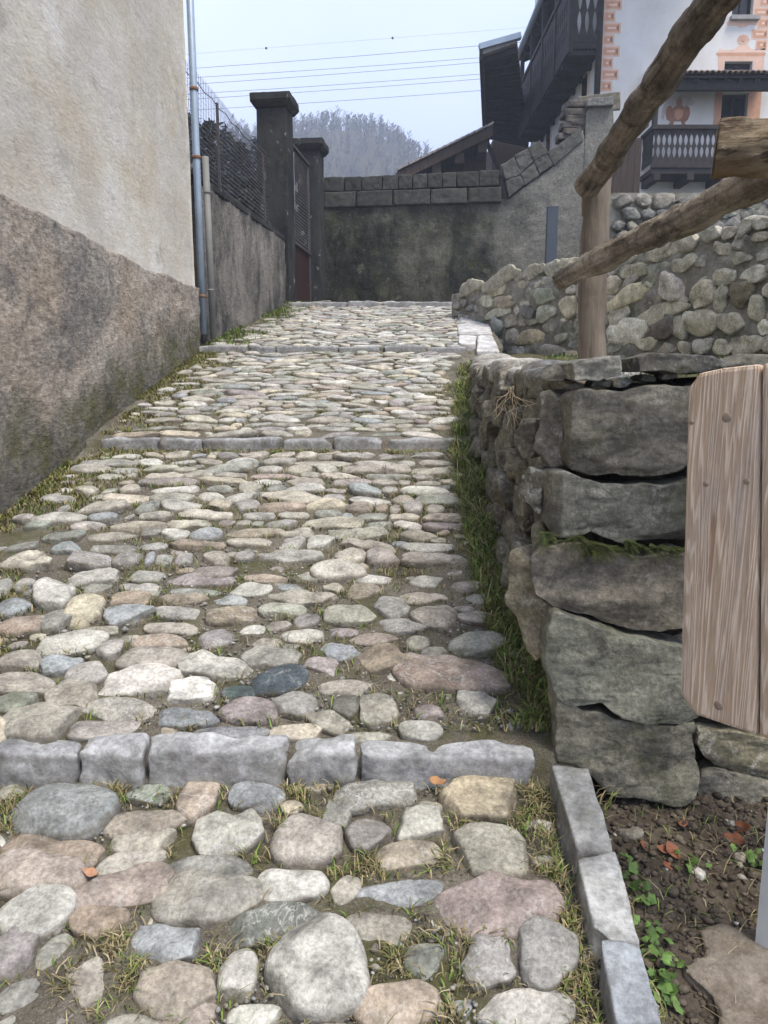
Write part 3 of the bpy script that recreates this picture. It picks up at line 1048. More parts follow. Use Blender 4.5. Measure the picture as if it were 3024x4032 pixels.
DK = (.155, .145, .125)
FRONT = [
    (c4, [(600, 300), (640, 265), (760, 245), (900, 250), (1050, 225), (1290, 205), (1300, 690), (1150, 720), (1050, 720), (900, 715), (720, 710), (620, 690), (580, 600), (590, 480), (600, 400)], 2.27, DK, .07, 0),
    (c4, [(470, 260), (520, 235), (600, 300), (590, 480), (580, 600), (585, 650), (540, 660), (420, 620), (430, 520), (450, 400)], 2.42, (.17, .155, .14), .07, .6),
    (c4, [(345, 480), (375, 420), (450, 400), (440, 520), (430, 620), (365, 620), (340, 540)], 2.62, (.14, .13, .115), .05, .8),
    (c4, [(480, 700), (540, 685), (600, 690), (740, 735), (900, 745), (1290, 740), (1285, 1060), (1150, 1050), (900, 1065), (830, 1050), (700, 1000), (580, 1020), (510, 1030), (470, 960), (470, 800)], 2.25, (.15, .15, .135), .06, 0),
    (c4, [(355, 680), (400, 665), (490, 690), (475, 800), (470, 930), (420, 910), (350, 850), (350, 760)], 2.4, (.14, .135, .115), .05, .7),
    (c4, [(400, 1130), (500, 1090), (600, 1070), (820, 1110), (1000, 1130), (1290, 1125), (1290, 1480), (1050, 1530), (900, 1500), (760, 1480), (700, 1440), (600, 1420), (520, 1400), (450, 1340), (400, 1250)], 2.24, (.17, .155, .135), .07, .05),
    (c4, [(390, 960), (450, 940), (520, 1020), (560, 1060), (500, 1090), (430, 1120), (395, 1060)], 2.36, (.16, .15, .11), .04, .5),
    (c4, [(305, 1200), (330, 1115), (400, 1180), (450, 1340), (520, 1410), (500, 1480), (480, 1560), (470, 1660), (420, 1690), (370, 1600), (330, 1480), (300, 1350)], 2.33, (.25, .225, .175), .05, .7),
    (c4, [(500, 1430), (560, 1420), (700, 1480), (800, 1530), (930, 1550), (1200, 1620), (1290, 1640), (1290, 1990), (1100, 2009), (900, 1984), (760, 1929), (600, 1939), (545, 1914), (505, 1850), (470, 1680), (480, 1560)], 2.2, (.205, .21, .185), .06, 0),
    (c5, [(440, 80), (470, 160), (500, 235), (560, 245), (760, 255), (900, 305), (1100, 335), (1240, 320), (1250, 500), (1275, 560), (1260, 680), (1200, 755), (1150, 765), (1000, 720), (900, 700), (830, 715), (740, 660), (620, 545), (520, 530), (455, 470), (465, 380), (430, 180)], 2.22, (.19, .185, .155), .06, .05),
    (c5, [(1262, 330), (1350, 340), (1720, 420), (1720, 600), (1550, 590), (1400, 560), (1320, 500), (1268, 420)], 2.3, (.17, .16, .12), .06, 0),
    (c5, [(1290, 570), (1350, 545), (1500, 580), (1720, 620), (1720, 900), (1500, 870), (1400, 830), (1290, 760), (1255, 680)], 2.28, (.16, .155, .14), .05, 0),
    (c5, [(985, 790), (1100, 760), (1280, 800), (1500, 890), (1480, 930), (1300, 930), (1200, 890), (1000, 880)], 2.3, (.2, .195, .15), .05, 0),
    (c4, [(605, 110), (660, 85), (865, 65), (880, 150), (860, 180), (720, 200), (610, 205)], 2.26, (.24, .235, .215), .05, 0),
    (c4, [(465, 160), (530, 100), (600, 105), (605, 205), (560, 215), (460, 205)], 2.42, (.2, .185, .165), .05, .4),
    (c4, [(905, 100), (930, 85), (1100, 62), (1300, 55), (1420, 90), (1430, 130), (1250, 165), (1100, 165), (930, 165)], 2.3, (.115, .11, .1), .07, 0),
    (c4, [(1440, 130), (1560, 70), (1659, 60), (1850, 80), (1850, 190), (1440, 175)], 2.32, (.16, .155, .14), .06, 0),
    (c4, [(1310, 205), (1900, 190), (1900, 700), (1315, 700)], 2.3, DK, .06, 0),
    (c4, [(1300, 735), (1850, 720), (1850, 1070), (1300, 1060)], 2.3, (.15, .15, .13), .06, 0),
    (c4, [(1300, 1120), (1800, 1100), (1800, 1560), (1300, 1480)], 2.3, (.16, .15, .13), .06, 0),
    (c4, [(1300, 1600), (1850, 1600), (1850, 2020), (1300, 1980)], 2.3, (.2, .2, .17), .06, 0)]
for k, (cv, poly, Y, tn, bl, turn) in enumerate(FRONT):
    face_stone([cv(*p) for p in poly], Y, np.array(tn) * 1.0, bl, .24, turn, 200 + k)
# the same coursing carried on to the right, behind and beyond the sign
sd_ = 1400
for z0_, z1_ in ((.22, .62), (.62, .98), (.98, 1.3), (1.3, 1.66)):
    x_ = (1.34, 1.36, 1.35, 1.38)[int(z0_ * 2.5) % 4]
    while x_ < 3.3:
        w_ = random.uniform(.3, .52)
        sd_ += 1
        out = super_outline(w_ * 1.04, (z1_ - z0_) * 1.04, 60, 4.5, .035, sd_, 0)
        v, f = pebble(out, (x_ + w_ / 2, 2.32, (z0_ + z1_) / 2), (1, 0, 0), (0, 0, 1), (0, -1, 0), .04, .2, 20, .1, .016, 6, 3, sd_, 3, .35, 2.4)
        mk('stone', v, f, M['bigstone'], dw, np.array((.155, .148, .125)) * random.uniform(.85, 1.2))
        x_ += w_
# small packing stones in the gaps of the front
for k, (px, py, w, h) in enumerate([(640, 225, 90, 40), (760, 225, 120, 40), (880, 205, 110, 60), (1000, 195, 120, 36), (1120, 190, 120, 36), (690, 1075, 90, 40), (1120, 1090, 120, 40), (1180, 1560, 90, 60)]):
    cx, cy = c4(px, py)
    o = super_outline(w * .738, h * .738, 18, 2.6, .08, 900 + k, 5)
    face_stone([(cx + a, cy + b) for a, b in o], 2.34, (.13, .125, .11), .03, .1, 0, 300 + k, .006, 2, 24)

# the long face beside the lane
yv = 2.5
cols = []
acc_core = []
while yv < 8.1:
    yv += random.uniform(.18, .34)
    cols.append(yv)
seed = 400
for i, ya in enumerate(cols[:-1]):
    wy = cols[i + 1] - ya
    yc = ya + wy / 2
    zb, zt = float(path_z(yc)) - .06, float(np.interp(yc, WALLTOP_Y, WALLTOP_Z)) - .03
    z = zb - random.uniform(0, .1)
    while z < zt - .05:
        hh = min(random.uniform(.1, .26), zt - z + .02)
        if zt - z - hh < .06:
            hh = zt - z
        seed += 1
        yj = yc + random.uniform(-.06, .06)
        x = float(right_x(yj)) + .04 + (z - zb) * .05 + random.uniform(-.015, .03)
        if yc < 2.75 and z < CZ - .2:
            x += .05
        out = super_outline(wy * random.uniform(1.05, 1.4), hh * 1.1, 34, 3.4, .06, seed, random.choice((4, 5, 5)))
        sl = random.uniform(-.1, .25)
        v, f = pebble(out, (x, yj, z + hh / 2), (.02, 1, 0), (0, sl * .3, 1), (-1, -.1, 0), random.uniform(.04, .085), .2, 10, .2, .022, 9, 6, seed, 2, .5, 1.6)
        mk('stone', v, f, M['bigstone'], dw, np.array(random.choice([DK, (.16, .15, .13), (.14, .135, .12), (.18, .17, .145), (.2, .18, .14)])) * random.uniform(.8, 1.1) * np.array((1.02, 1.0, .9)))
        z += hh
# rounded capping stones along that face
yv = 2.62
while yv < 8.3:
    w = random.uniform(.22, .42)
    seed += 1
    zt = float(np.interp(yv, WALLTOP_Y, WALLTOP_Z))
    x = float(right_x(yv)) + .2
    out = super_outline(.42 * random.uniform(.8, 1.1), w, 30, 2.5, .08, seed)
    v, f = pebble(out, (x, yv + w / 2, zt - .035), (1, .1, 0), (-.1, 1, .02), (0, 0, 1), random.uniform(.04, .075), .08, 8, .6, .012, 9, 2, seed, 2)
    mk('stone', v, f, M['bigstone'], dw, np.array(random.choice([(.34, .33, .3), (.4, .38, .34), (.28, .26, .22)])) * random.uniform(.9, 1.15))  # paler than the wall below: light on the tops is put into the tint
    yv += w + random.uniform(-.01, .03)
t = NT('earth_core', .95, .1)
M['core'] = t.done(t.mix(t.ramp(t.noise(20, 6, .7), (.4, 0.), (.6, 1.)), (.035, .03, .022), (.09, .08, .06)), t.bump(t.noise(50, 6, .8), 1, .03))
ys = np.concatenate([[2.33, 2.36], np.arange(2.5, 8.3, .1)])
V, Fc = [], []
for y in ys:
    x0 = float(right_x(y)) + .12
    zt = float(np.interp(y, WALLTOP_Y, WALLTOP_Z)) - .05
    for (x, z) in ((x0, -.2), (x0, zt), (x0 + 2.6, zt), (x0 + 2.6, -.2)):
        V.append((x, y, z))
Fc = [[j * 4 + k, j * 4 + (k + 1) % 4, (j + 1) * 4 + (k + 1) % 4, (j + 1) * 4 + k] for j in range(len(ys) - 1) for k in range(4)] + [[0, 1, 2, 3]]
mk('earth_core', V, Fc, M['core'], dw)

# ferns and moss in the joints of that wall
def fern(c, n, ln, seed):
    rg = np.random.default_rng(seed)
    a = Acc()
    for k in range(n):
        an = rg.uniform(-1.2, 1.2)
        d = Vector((math.sin(an), -.55 - .4 * rg.random(), rg.uniform(-.5, .35))).normalized()
        s = d.cross(Vector((0, -.4, 1))).normalized()
        b = Vector(c) + Vector((rg.normal(0, .01), 0, rg.normal(0, .006)))
        L = ln * rg.uniform(.5, 1)
        m = 9
        tn = np.array((.06, .095, .025)) * rg.uniform(.5, 1.5)
        for q in range(1, m + 1):
            p = b + d * (L * q / m) + Vector((0, 0, -.25 * L * (q / m) ** 2))
            r = .0058 * (1 - .55 * q / m)
            for sg in (-1, 1):
                e = s * sg
                u = d * .6
                a.add([p, p + e * r * .8 + u * r * .6, p + e * r * 1.9, p + e * r - u * r * .7], [[0, 1, 2, 3]], tn)
        a.add(*tube([b, b + d * L * .5 + Vector((0, 0, -.06 * L)), b + d * L + Vector((0, 0, -.25 * L))], .0008, 3), tint=(.1, .08, .03))
    return a


k = 0
for px, py, n_, ln in [(475, 1020, 16, .06), (520, 1050, 14, .07), (640, 1035, 18, .07), (690, 1070, 22, .08), (750, 1080, 20, .08), (830, 1090, 16, .07), (915, 1060, 14, .06), (960, 1085, 12, .07), (1060, 1090, 14, .06), (1150, 1090, 12, .05), (1190, 1095, 10, .05), (700, 1110, 16, .05)]:
    k += 1
    c = at(*c4(px, py), 2.2)
    o = fern(c, n_, ln, k).build('fern_tuft', M['leaf'])
    tag(o, ['small fern tuft, leftmost in the wall joint', 'second fern tuft from the left in the wall joint', 'bright fern tuft below the second big wall block',
            'thick fern tuft at the middle of the wall joint', 'dense fern tuft right of the joint middle', 'drooping fern tuft over the pale lichened block',
            'small upright fern tuft in the wall joint', 'fern tuft just left of the darkest joint', 'dark fern tuft deep in the joint', 'fern tuft close to the wooden sign',
            'last fern tuft before the wooden sign', 'low fern tuft hanging onto the lichened block'][k - 1], 'fern', 'ferns in the wall joint')

# ------------------------------------------------------------------ terrace behind the near wall, and the slopes above
def terr_z(x, y):
    P = np.stack([x, y, np.zeros_like(x)], 1)
    return CZ + np.interp(y, [2.4, 5, 8, 11], [.0, .09, .2, .45]) + fbm(P, 3, 3) * .02


RW_A, RW_B = Vector((1.35, 10.2, 0)), Vector((3.3, 5.6, 0))
RW_D = (RW_B - RW_A).normalized()
RW_N = Vector((RW_D.y, -RW_D.x, 0))
if RW_N.dot(-RW_A) < 0:
    RW_N = -RW_N
tag(grid_mesh('terrace', lambda y: (float(right_x(y)) + .3, max(float(np.interp(y, [2, 5.6, 10.2, 11.4], [5, 3.45, 1.5, 1.2])), float(right_x(y)) + .32)), np.arange(2.5, 10.6, .08), 60, terr_z, M['turf']), kind='structure')

g2 = Grass()
m = 7000
x, y = RNG.uniform(.9, 4, m), RNG.uniform(2.55, 8.5, m)
ok = (x > right_x(y) + .38) & (x < np.interp(y, [2, 5.6, 10.2], [4.6, 3.3, 1.35]) - .05) & (fbm(np.stack([x, y, x * 0], 1), 1.5, 3) > 0)
x, y = x[ok], y[ok]
g2.blades(x, y, terr_z(x, y) - .005, .07, GREEN + OLIVE[:3], 1.0, .003)
for px, py in ((1330, 770), (1350, 768), (1380, 772), (1570, 775), (1590, 774), (1640, 776), (1400, 770)):
    p = dsp(px, py, 2.75)
    g2.blades(p.x + RNG.normal(0, .05, 130), p.y + RNG.normal(0, .06, 130), np.full(130, CZ - .03), .09, GREEN + OLIVE[:2], .9, .0025)
g2.build('terrace_grass', 'green grass tufts on the terrace behind the dry stone wall', 'grass')

up_zx = lambda x, y: CZ + np.interp(y, [5, 11.5, 15.4, 19, 40], [1.1, 1.1, 1.2, 4.2, 4.3]) + 0 * x
tag(grid_mesh('upper_terrace', lambda y: (float(np.interp(y, [5.2, 11.2, 14, 40], [3.6, 1.15, 1.4, 3.6])), float(np.interp(y, [5, 12, 40], [8, 16, 40]))), np.concatenate([np.arange(5.3, 19, .4), np.arange(19, 41, 3)]), 30, up_zx, M['turf']), kind='structure')

# ------------------------------------------------------------------ rubble wall above the terrace
def c3(x, y):
    return 1700 + .798 * x, 700 + .798 * y


t = NT('lime_mortar', .92, .15)
c = t.mix(t.ramp(t.noise(6, 7, .65), (.38, 0.), (.62, 1.)), (.22, .20, .16), (.38, .36, .30))
c = t.mix(t.math('MULTIPLY', t.ramp(t.noise(3.5, 6, .7, t.map((1, 1, 1), (1, 0, 2))), (.5, 0.), (.64, 1.)), .7), c, (.07, .075, .03))
M['mortar'] = t.done(c, t.bump(t.noise(35, 7, .72), 1, .03))

RUB = """180 545 130 75 -5 gb a;340 500 190 70 -12 gb a;325 555 140 55 -3 gb a;500 470 130 55 -10 gb a;275 605 70 45 0 lg a;365 608 115 55 5 tp r;335 665 150 40 -3 lg a;
475 665 75 55 5 dg r;470 615 70 40 0 lg b;325 738 60 95 -12 bg r;478 715 75 40 0 g b;495 790 165 65 3 o b;680 635 90 110 0 lo r;670 705 60 30 0 w a;560 590 110 70 0 gn b;
455 525 60 45 0 gb r;660 430 110 60 -5 gb a;590 445 80 60 0 g a;575 850 140 50 0 g a;700 868 65 35 0 lo r;900 530 75 85 0 be r;985 510 75 45 -15 pg r;985 580 230 95 -15 lo r;
925 685 140 85 -10 lg a;970 765 210 110 -3 w a;1130 668 255 80 -5 be b;1190 560 130 115 20 lg b;1335 585 130 120 0 be a;1335 715 145 110 0 be r;1145 755 130 90 0 dt b;
1230 750 70 100 5 gb b;1485 715 155 90 0 be r;1435 600 60 120 10 gb a;1520 580 110 120 0 dt r;1610 650 90 110 0 be r;1560 820 190 90 3 be a;1440 490 140 80 0 gb b;
1600 470 140 75 -3 lg a;1250 320 140 80 0 gb b;1160 330 60 70 0 gb r;1120 375 150 65 0 gb a;1440 350 100 55 15 gb b;1370 285 110 60 -5 pg a;1470 270 80 60 0 g a;
1550 240 90 70 -10 g a;1630 220 80 60 0 g a;1530 310 90 60 0 g b;1620 290 100 60 0 gt r;1630 380 90 60 0 g b;1530 400 100 50 0 gb b;1260 420 120 70 0 gb b;980 455 130 60 0 gb a;
1120 450 130 60 -5 gn b;1265 690 60 45 0 w a;1640 745 70 70 0 w a;1440 835 90 70 0 be r;1340 820 90 80 0 lg a;1250 840 60 60 0 be r;900 830 110 60 0 g a;1350 520 80 50 0 gb r;
1110 605 60 40 0 lg r;1240 610 50 35 0 lg r;390 710 70 55 0 g a;560 665 90 75 0 g b;600 745 90 50 0 g a;400 785 70 60 0 g b;640 790 70 45 0 gb r;1080 520 70 60 0 g b;1050 820 110 60 0 be a;
1160 850 90 50 0 gb b;1700 560 130 100 0 be r;1720 680 150 100 0 gb b;1710 820 140 90 0 be a;1720 440 130 90 0 gb a;1720 330 130 80 0 g a;1720 230 120 70 0 gb b;1850 600 180 120 0 be r;1860 760 170 120 0 gb a;
1860 450 170 110 0 g b;1860 310 170 100 0 be a;880 605 60 60 0 gb b;850 700 60 70 0 g a;760 640 60 90 0 be r;770 740 80 70 0 gt a;760 560 90 60 0 g b;800 470 120 60 0 gb a;760 830 90 60 0 gb a"""
rw = empty('rubble_wall', (2.2, 8.2, CZ + .1), 'pale rubble wall of mixed field stones in mortar behind the log post', 'stone wall')
placed = []
seed = 700


def wall_stone(c, ex, w, h, tint, sh, seed, bulge, parent, en, name='stone'):
    out = super_outline(w * 1.06, h * 1.08, 30, 3.0, .07, seed, {'a': random.choice((4, 5, 5, 6)), 'b': random.choice((5, 6, 7))}.get(sh, random.choice((0, 6, 7))))
    v, f = pebble(out, c, ex, (0, 0, 1), en, bulge, .06, 9, {'r': .4, 'b': .25, 'a': .16}[sh], .024 if sh != 'r' else .016, 9, {'r': 3, 'b': 6, 'a': 7}[sh], seed, 2, .55)
    mk(name, v, f, M['rubble'], parent, tint)


for ln in RUB.split(';'):
    q = ln.split()
    cx, cy, w, h, an = map(float, q[:5])
    px, py = c3(cx, cy)
    a = on_plane(px - w * .399, py, RW_A, RW_N)
    b = on_plane(px + w * .399, py, RW_A, RW_N)
    c = on_plane(px, py, RW_A, RW_N)
    dd = c.y / F
    wr, hr = (b - a).length, h * .798 * dd
    ex = (RW_D + Vector((0, 0, -math.tan(rad(an))))).normalized()
    seed += 1
    s = (c - RW_A).dot(RW_D)
    placed.append((s, c.z, wr / 2, hr / 2))
    wall_stone(c, ex, wr * 1.02, hr * 1.04, tint_of(q[5]) * np.array((1.16, 1.12, 1.0)), q[6], seed, min(wr, hr) * random.uniform(.16, .28), rw, RW_N)
tries = 0
RW_LEN = (RW_B - RW_A).length
while tries < 5000 and seed < 930:
    tries += 1
    s, z = random.uniform(-.9, RW_LEN + .9), random.uniform(CZ + .12, CZ + 1.2)
    w, h = (random.uniform(.09, .24), random.uniform(.06, .14)) if tries < 1500 else (random.uniform(.05, .1), random.uniform(.04, .07))
    if any(abs(s - p[0]) / (p[2] + w * .36) < 1 and abs(z - p[1]) / (p[3] + h * .36) < 1 for p in placed):
        continue
    placed.append((s, z, w / 2, h / 2))
    seed += 1
    c = RW_A + RW_D * s
    c.z = z
    wall_stone(c, RW_D, w, h, tint_of(random.choice(['gb', 'g', 'be', 'gt', 'lg', 'gn', 'dt'])), random.choice('aabbr'), seed, min(w, h) * .3, rw, RW_N)
# mortar body
ns, nz = 140, 30
V = []
ss = np.linspace(-1.0, RW_LEN + 1.2, ns)
for s in ss:
    for k in range(nz):
        zt = CZ + 1.22 - (.03 if s < .5 else 0)
        z = CZ - .3 + (zt - CZ + .3) * k / (nz - 1)
        p = RW_A + RW_D * s
        V.append((p.x, p.y, z))
V = np.array(V)
nn = np.array(tuple(RW_N))
V = V + nn * (fbm(V, 5, 4) * .035 + .0)[:, None]
Fc = [[j * nz + k, (j + 1) * nz + k, (j + 1) * nz + k + 1, j * nz + k + 1] for j in range(ns - 1) for k in range(nz - 1)]
nb = len(V)
back = []
for s in (ss[0], ss[-1]):
    p = RW_A + RW_D * s - RW_N * .35
    back += [(p.x, p.y, CZ - .3), (p.x, p.y, CZ + 1.2)]
V = np.vstack([V, np.array(back)])
Fc += [[k * nz + nz - 1 for k in range(ns)] + [nb + 3, nb + 1]]
Fc += [[nz - 1 - k for k in range(nz)] + [nb, nb + 1], [(ns - 1) * nz + k for k in range(nz)] + [nb + 3, nb + 2]]
mk('mortar_body', V, Fc, M['mortar'], rw)

# the second rubble wall, higher and further back
w2 = empty('rubble_wall', (4.6, 12.5, CZ + 1.2), 'upper rubble wall below the white house, seen over the nearer wall', 'stone wall')
for r in range(8):
    x = 3.55 + random.uniform(0, .2)
    while x < 9:
        w = random.uniform(.18, .45)
        h = random.uniform(.13, .22)
        seed += 1
        wall_stone((x + w / 2, 12.6 + (x - 3.6) * .05, CZ + 1.5 + r * .18 + random.uniform(-.02, .02)), Vector((1, .05, 0)), w, h, tint_of(random.choice(['g', 'gb', 'gt', 'gn', 'be', 'pg'])) * .6,
                   random.choice('abba'), seed, .07, w2, Vector((.05, -1, 0)))
        x += w * .98
v, f = boxv(3.5, 9.2, 12.66, 13.1, CZ + .9, CZ + 2.9)
mk('mortar_body', v, f, M['mortar'], w2, smooth=False)

# ------------------------------------------------------------------ left house: plastered wall and downpipe
t = NT('house_plaster', .93, .12)
P3 = t.sep()
str_ = t.noise(2.4, 7, .68, t.map((1, .5, .7)))
c = t.mix(t.ramp(str_, (.35, 0.), (.68, 1.)), (.52, .45, .33), (.70, .67, .60))
c = t.mix(t.math('MULTIPLY', t.ramp(t.noise(1.1, 7, .65, t.map((1, .6, 1))), (.42, 0.), (.62, 1.)), .6), c, (.45, .41, .35))
c = t.mix(t.math('MULTIPLY', t.ramp(t.noise(28, 6, .75, t.map((1, .45, 1))), (.62, 0.), (.7, 1.)), .6), c, (.22, .19, .15))
c = t.mix(t.math('MULTIPLY', t.ramp(t.noise(2.2, 8, .75, t.map((1, 1, 1), (1, 2, 0))), (.57, 0.), (.66, 1.)), .45), c, (.24, .215, .18))
c = t.mix(1.0, c, t.ramp(t.noise(40, 5, .8, t.map((1, .45, 1))), (.32, .82), (.68, 1.12)), 'MULTIPLY')
h = t.math('ADD', t.noise(9, 6, .65, t.map((1, .45, 1))), t.math('MULTIPLY', t.noise(50, 5, .75, t.map((1, .45, 1))), .6))
M['plaster'] = t.done(c, t.bump(h, .6, .02))

t = NT('rough_render', .95, .1)
P3 = t.sep()
above = t.math('SUBTRACT', P3[2], t.math('MULTIPLY', t.math('SUBTRACT', P3[1], 2.2), .21))   # height above the sloping lane
n1 = t.noise(2.6, 7, .65, t.map((1, .5, 1)))
c = t.mix(t.ramp(n1, (.36, 0.), (.62, 1.)), (.50, .41, .315), (.58, .515, .43))
c = t.mix(t.math('MULTIPLY', t.ramp(t.noise(1.5, 7, .7, t.map((1, 1, 1), (1, 0, 2))), (.47, 0.), (.6, 1.)), .75), c, (.27, .255, .235))
wob = t.math('ADD', above, t.math('MULTIPLY', t.math('SUBTRACT', t.noise(1.3, 7, .68), .5), 1.5))
c = t.mix(t.ramp(t.math('MULTIPLY', wob, .5), (.34, 1.), (.54, 0.)), c, (.23, .215, .18))
mos = t.math('MULTIPLY', t.ramp(t.math('MULTIPLY', wob, .5), (.34, 1.), (.56, 0.)), t.ramp(t.noise(3.1, 7, .72), (.42, 0.), (.6, 1.)))
c = t.mix(t.math('MULTIPLY', mos, .9), c, (.16, .15, .055))
c = t.mix(t.math('MULTIPLY', t.ramp(t.noise(1.7, 8, .75, t.map((1, 1, 1), (.4, 0, 1))), (.56, 0.), (.68, 1.)), .65), c, (.10, .095, .085))
c = t.mix(1.0, c, t.ramp(t.noise(34, 5, .8, t.map((1, .45, 1))), (.34, .5), (.66, 1.42)), 'MULTIPLY')
c = t.mix(t.math('MULTIPLY', t.ramp(t.noise(21, 5, .75, t.map((1, .45, 1))), (.6, 0.), (.68, 1.)), .7), c, (.07, .06, .05))
h = t.math('ADD', t.noise(16, 6, .75, t.map((1, .45, 1))), t.math('MULTIPLY', t.noise(45, 5, .8, t.map((1, .45, 1))), .9))
M['render'] = t.done(c, t.bump(h, 1.0, .045))

HX = -2.06
hl = empty('house', (HX - 2, 4, .3), 'weathered cream plastered house wall rising on the left of the lane', 'house')


def wall_sheet(name, y0, y1, z0f, z1f, x, ny, nz, amp, mat, parent, scale=2.2):
    V = []
    for y in np.linspace(y0, y1, ny):
        a, b = z0f(y), z1f(y)
        for z in np.linspace(a, b, nz):
            V.append((x, y, z))
    V = np.array(V)
    V[:, 0] += fbm(V, scale, 5) * amp + fbm(V + 5, 14, 3) * amp * .3
    f = [[j * nz + k, (j + 1) * nz + k, (j + 1) * nz + k + 1, j * nz + k + 1] for j in range(ny - 1) for k in range(nz - 1)]
    return V, f


ZL = CZ + .965
ledge = lambda y: ZL + .018 * math.sin(y * 1.7) + .01 * math.sin(y * 5.1 + 1) + .012 * float(fbm([[y, 0, 3]], 5, 3)[0])
V, f = wall_sheet('wall', -3, 8.7, lambda y: -1.6, lambda y: 9.5, HX - .03, 90, 80, .005, M['plaster'], hl)
n0 = len(V)
V2, f2 = boxv(HX - 5, HX - .07, -3, 8.69, -1.6, 9.5)
mk('wall', np.vstack([V, np.array(V2)]), f + [[i + n0 for i in q] for q in f2] + [[(90 - 1) * 80 + k for k in range(80)] + [n0 + 7, n0 + 3]], M['plaster'], hl)
V, f = wall_sheet('base', -3, 8.705, lambda y: float(path_z(y)) - .25, ledge, HX + .002, 300, 90, .016, M['render'], hl, 3)
n0 = len(V)
nz_ = 90
extra, ef = [], []
for j in range(300):                         # the broken upper lip of the thicker render
    p = V[j * nz_ + nz_ - 1]
    extra.append((HX - .06, p[1], p[2] + .012))
for j in range(299):
    a, b = j * nz_ + nz_ - 1, (j + 1) * nz_ + nz_ - 1
    ef.append([a, b, n0 + j + 1, n0 + j])
endv = [(HX - .3, 8.705, V[299 * nz_ + k][2]) for k in range(nz_)]
n1_ = n0 + len(extra)
for k in range(nz_ - 1):
    ef.append([299 * nz_ + k, n1_ + k, n1_ + k + 1, 299 * nz_ + k + 1])
mk('base_render', np.vstack([V, np.array(extra), np.array(endv)]), f + ef, M['render'], hl)

M['zinc'] = flat('zinc_pipe', (.33, .40, .47), .45, .4, .35, .2, 5, .1)
M['pvc'] = flat('pale_pipe', (.2, .197, .18), .6, .3, 0, .2, 5, .15)
M['rust'] = flat('rusty_clamp', (.22, .12, .07), .8, .3, .2, .4, 40, .3)
pb = dsp(441, 738, 8.78)
px_, py_ = HX + .02, 8.80
v, f = tube([(px_, py_, pb.z + .08), (px_, py_, CZ + 2.2), (px_ - .005, py_, CZ + 8)], .04, 16)
dp = mk('downpipe', v, f, M['zinc'], hl)
for zz in (CZ + .9, CZ + 2.36, CZ + 3.05, CZ + 4.3):
    v, f = tube([(px_, py_, zz), (px_, py_, zz + .035)], .047, 16)
    mk('clamp', v, f, M['rust'], dp)
v, f = tube([(px_ + .10, py_ + .05, pb.z + .03), (px_ + .085, py_ + .05, CZ + 2.4)], .036, 16)
dp2 = mk('drain_sleeve', v, f, M['pvc'], hl)
for zz in (CZ + .98, CZ + 2.02):
    v, f = tube([(px_ + .09, py_ + .05, zz), (px_ + .09, py_ + .05, zz + .02)], .041, 16)
    mk('clamp', v, f, M['pvc'], dp2)

# ------------------------------------------------------------------ garden wall, wire fence, pillars and gate
t = NT('roughcast', .95, .1)
c = t.mix(t.ramp(t.noise(1.6, 7, .7), (.36, 0.), (.62, 1.)), (.20, .185, .155), (.33, .30, .26))
c = t.mix(t.math('MULTIPLY', t.ramp(t.noise(1.4, 7, .72, t.map((1, 1, .45), (0, 0, 1))), (.44, 0.), (.6, 1.)), .85), c, (.05, .05, .048))
c = t.mix(1.0, c, t.ramp(t.noise(38, 5, .75), (.3, .5), (.7, 1.4)), 'MULTIPLY')
M['roughcast'] = t.done(c, t.bump(t.math('ADD', t.noise(40, 6, .75), t.noise(15, 5, .7)), 1, .03))
t = NT('sooty_concrete', .9, .15)
c = t.mix(t.ramp(t.noise(2.2, 7, .7, t.map((1, 1, .5))), (.35, 0.), (.66, 1.)), (.016, .016, .017), (.055, .054, .05))
c = t.mix(t.math('MULTIPLY', t.ramp(t.noise(5, 6, .7, t.map((1, 1, .6), (1, 2, 0))), (.62, 0.), (.68, 1.)), .75), c, (.38, .37, .34))
c = t.mix(t.math('MULTIPLY', t.ramp(t.noise(3, 6, .7, t.map((1, 1, 1), (2, 0, 0))), (.56, 0.), (.68, 1.)), .6), c, (.08, .085, .045))
M['concrete'] = t.done(c, t.bump(t.noise(30, 6, .7), .6, .02))
t = NT('wall_old_render', .95, .1)
c = t.mix(t.ramp(t.noise(1.3, 8, .7), (.38, 0.), (.64, 1.)), (.055, .055, .043), (.16, .155, .125))
c = t.mix(t.math('MULTIPLY', t.ramp(t.noise(.9, 7, .7, t.map((1, 1, .4), (0, 0, 1))), (.46, 0.), (.58, 1.)), .85), c, (.025, .026, .023))
c = t.mix(t.math('MULTIPLY', t.ramp(t.noise(4, 6, .75, t.map((1, 1, 1), (2, 1, 0))), (.58, 0.), (.66, 1.)), .5), c, (.26, .25, .2))
c = t.mix(t.math('MULTIPLY', t.ramp(t.noise(2.3, 7, .72, t.map((1, 1, 1), (1, 0, 0))), (.54, 0.), (.66, 1.)), .55), c, (.10, .105, .035))
P3 = t.sep()
pal = t.math('MULTIPLY', t.ramp(t.math('ADD', t.math('MULTIPLY', P3[0], .2), t.math('MULTIPLY', t.noise(1.5, 6, .7), .5)), (.62, 0.), (.84, 1.)), .8)
c = t.mix(1.0, c, (.78, .78, .74), 'MULTIPLY')
c = t.mix(pal, c, (.235, .225, .195))          # the newer, paler render of the rising part
c = t.mix(1.0, c, t.ramp(t.noise(22, 6, .75), (.3, .65), (.7, 1.35)), 'MULTIPLY')
M['oldrender'] = t.done(c, t.bump(t.math('ADD', t.noise(12, 7, .7), t.math('MULTIPLY', t.noise(45, 5, .7), .5)), .9, .04))
M['wire'] = flat('rusty_wire', (.085, .075, .08), .6, .3, .3, .3, 20, 0)
M['redmetal'] = flat('red_gate_paint', (.032, .013, .010), .6, .35, 0, .35, 3, .1)

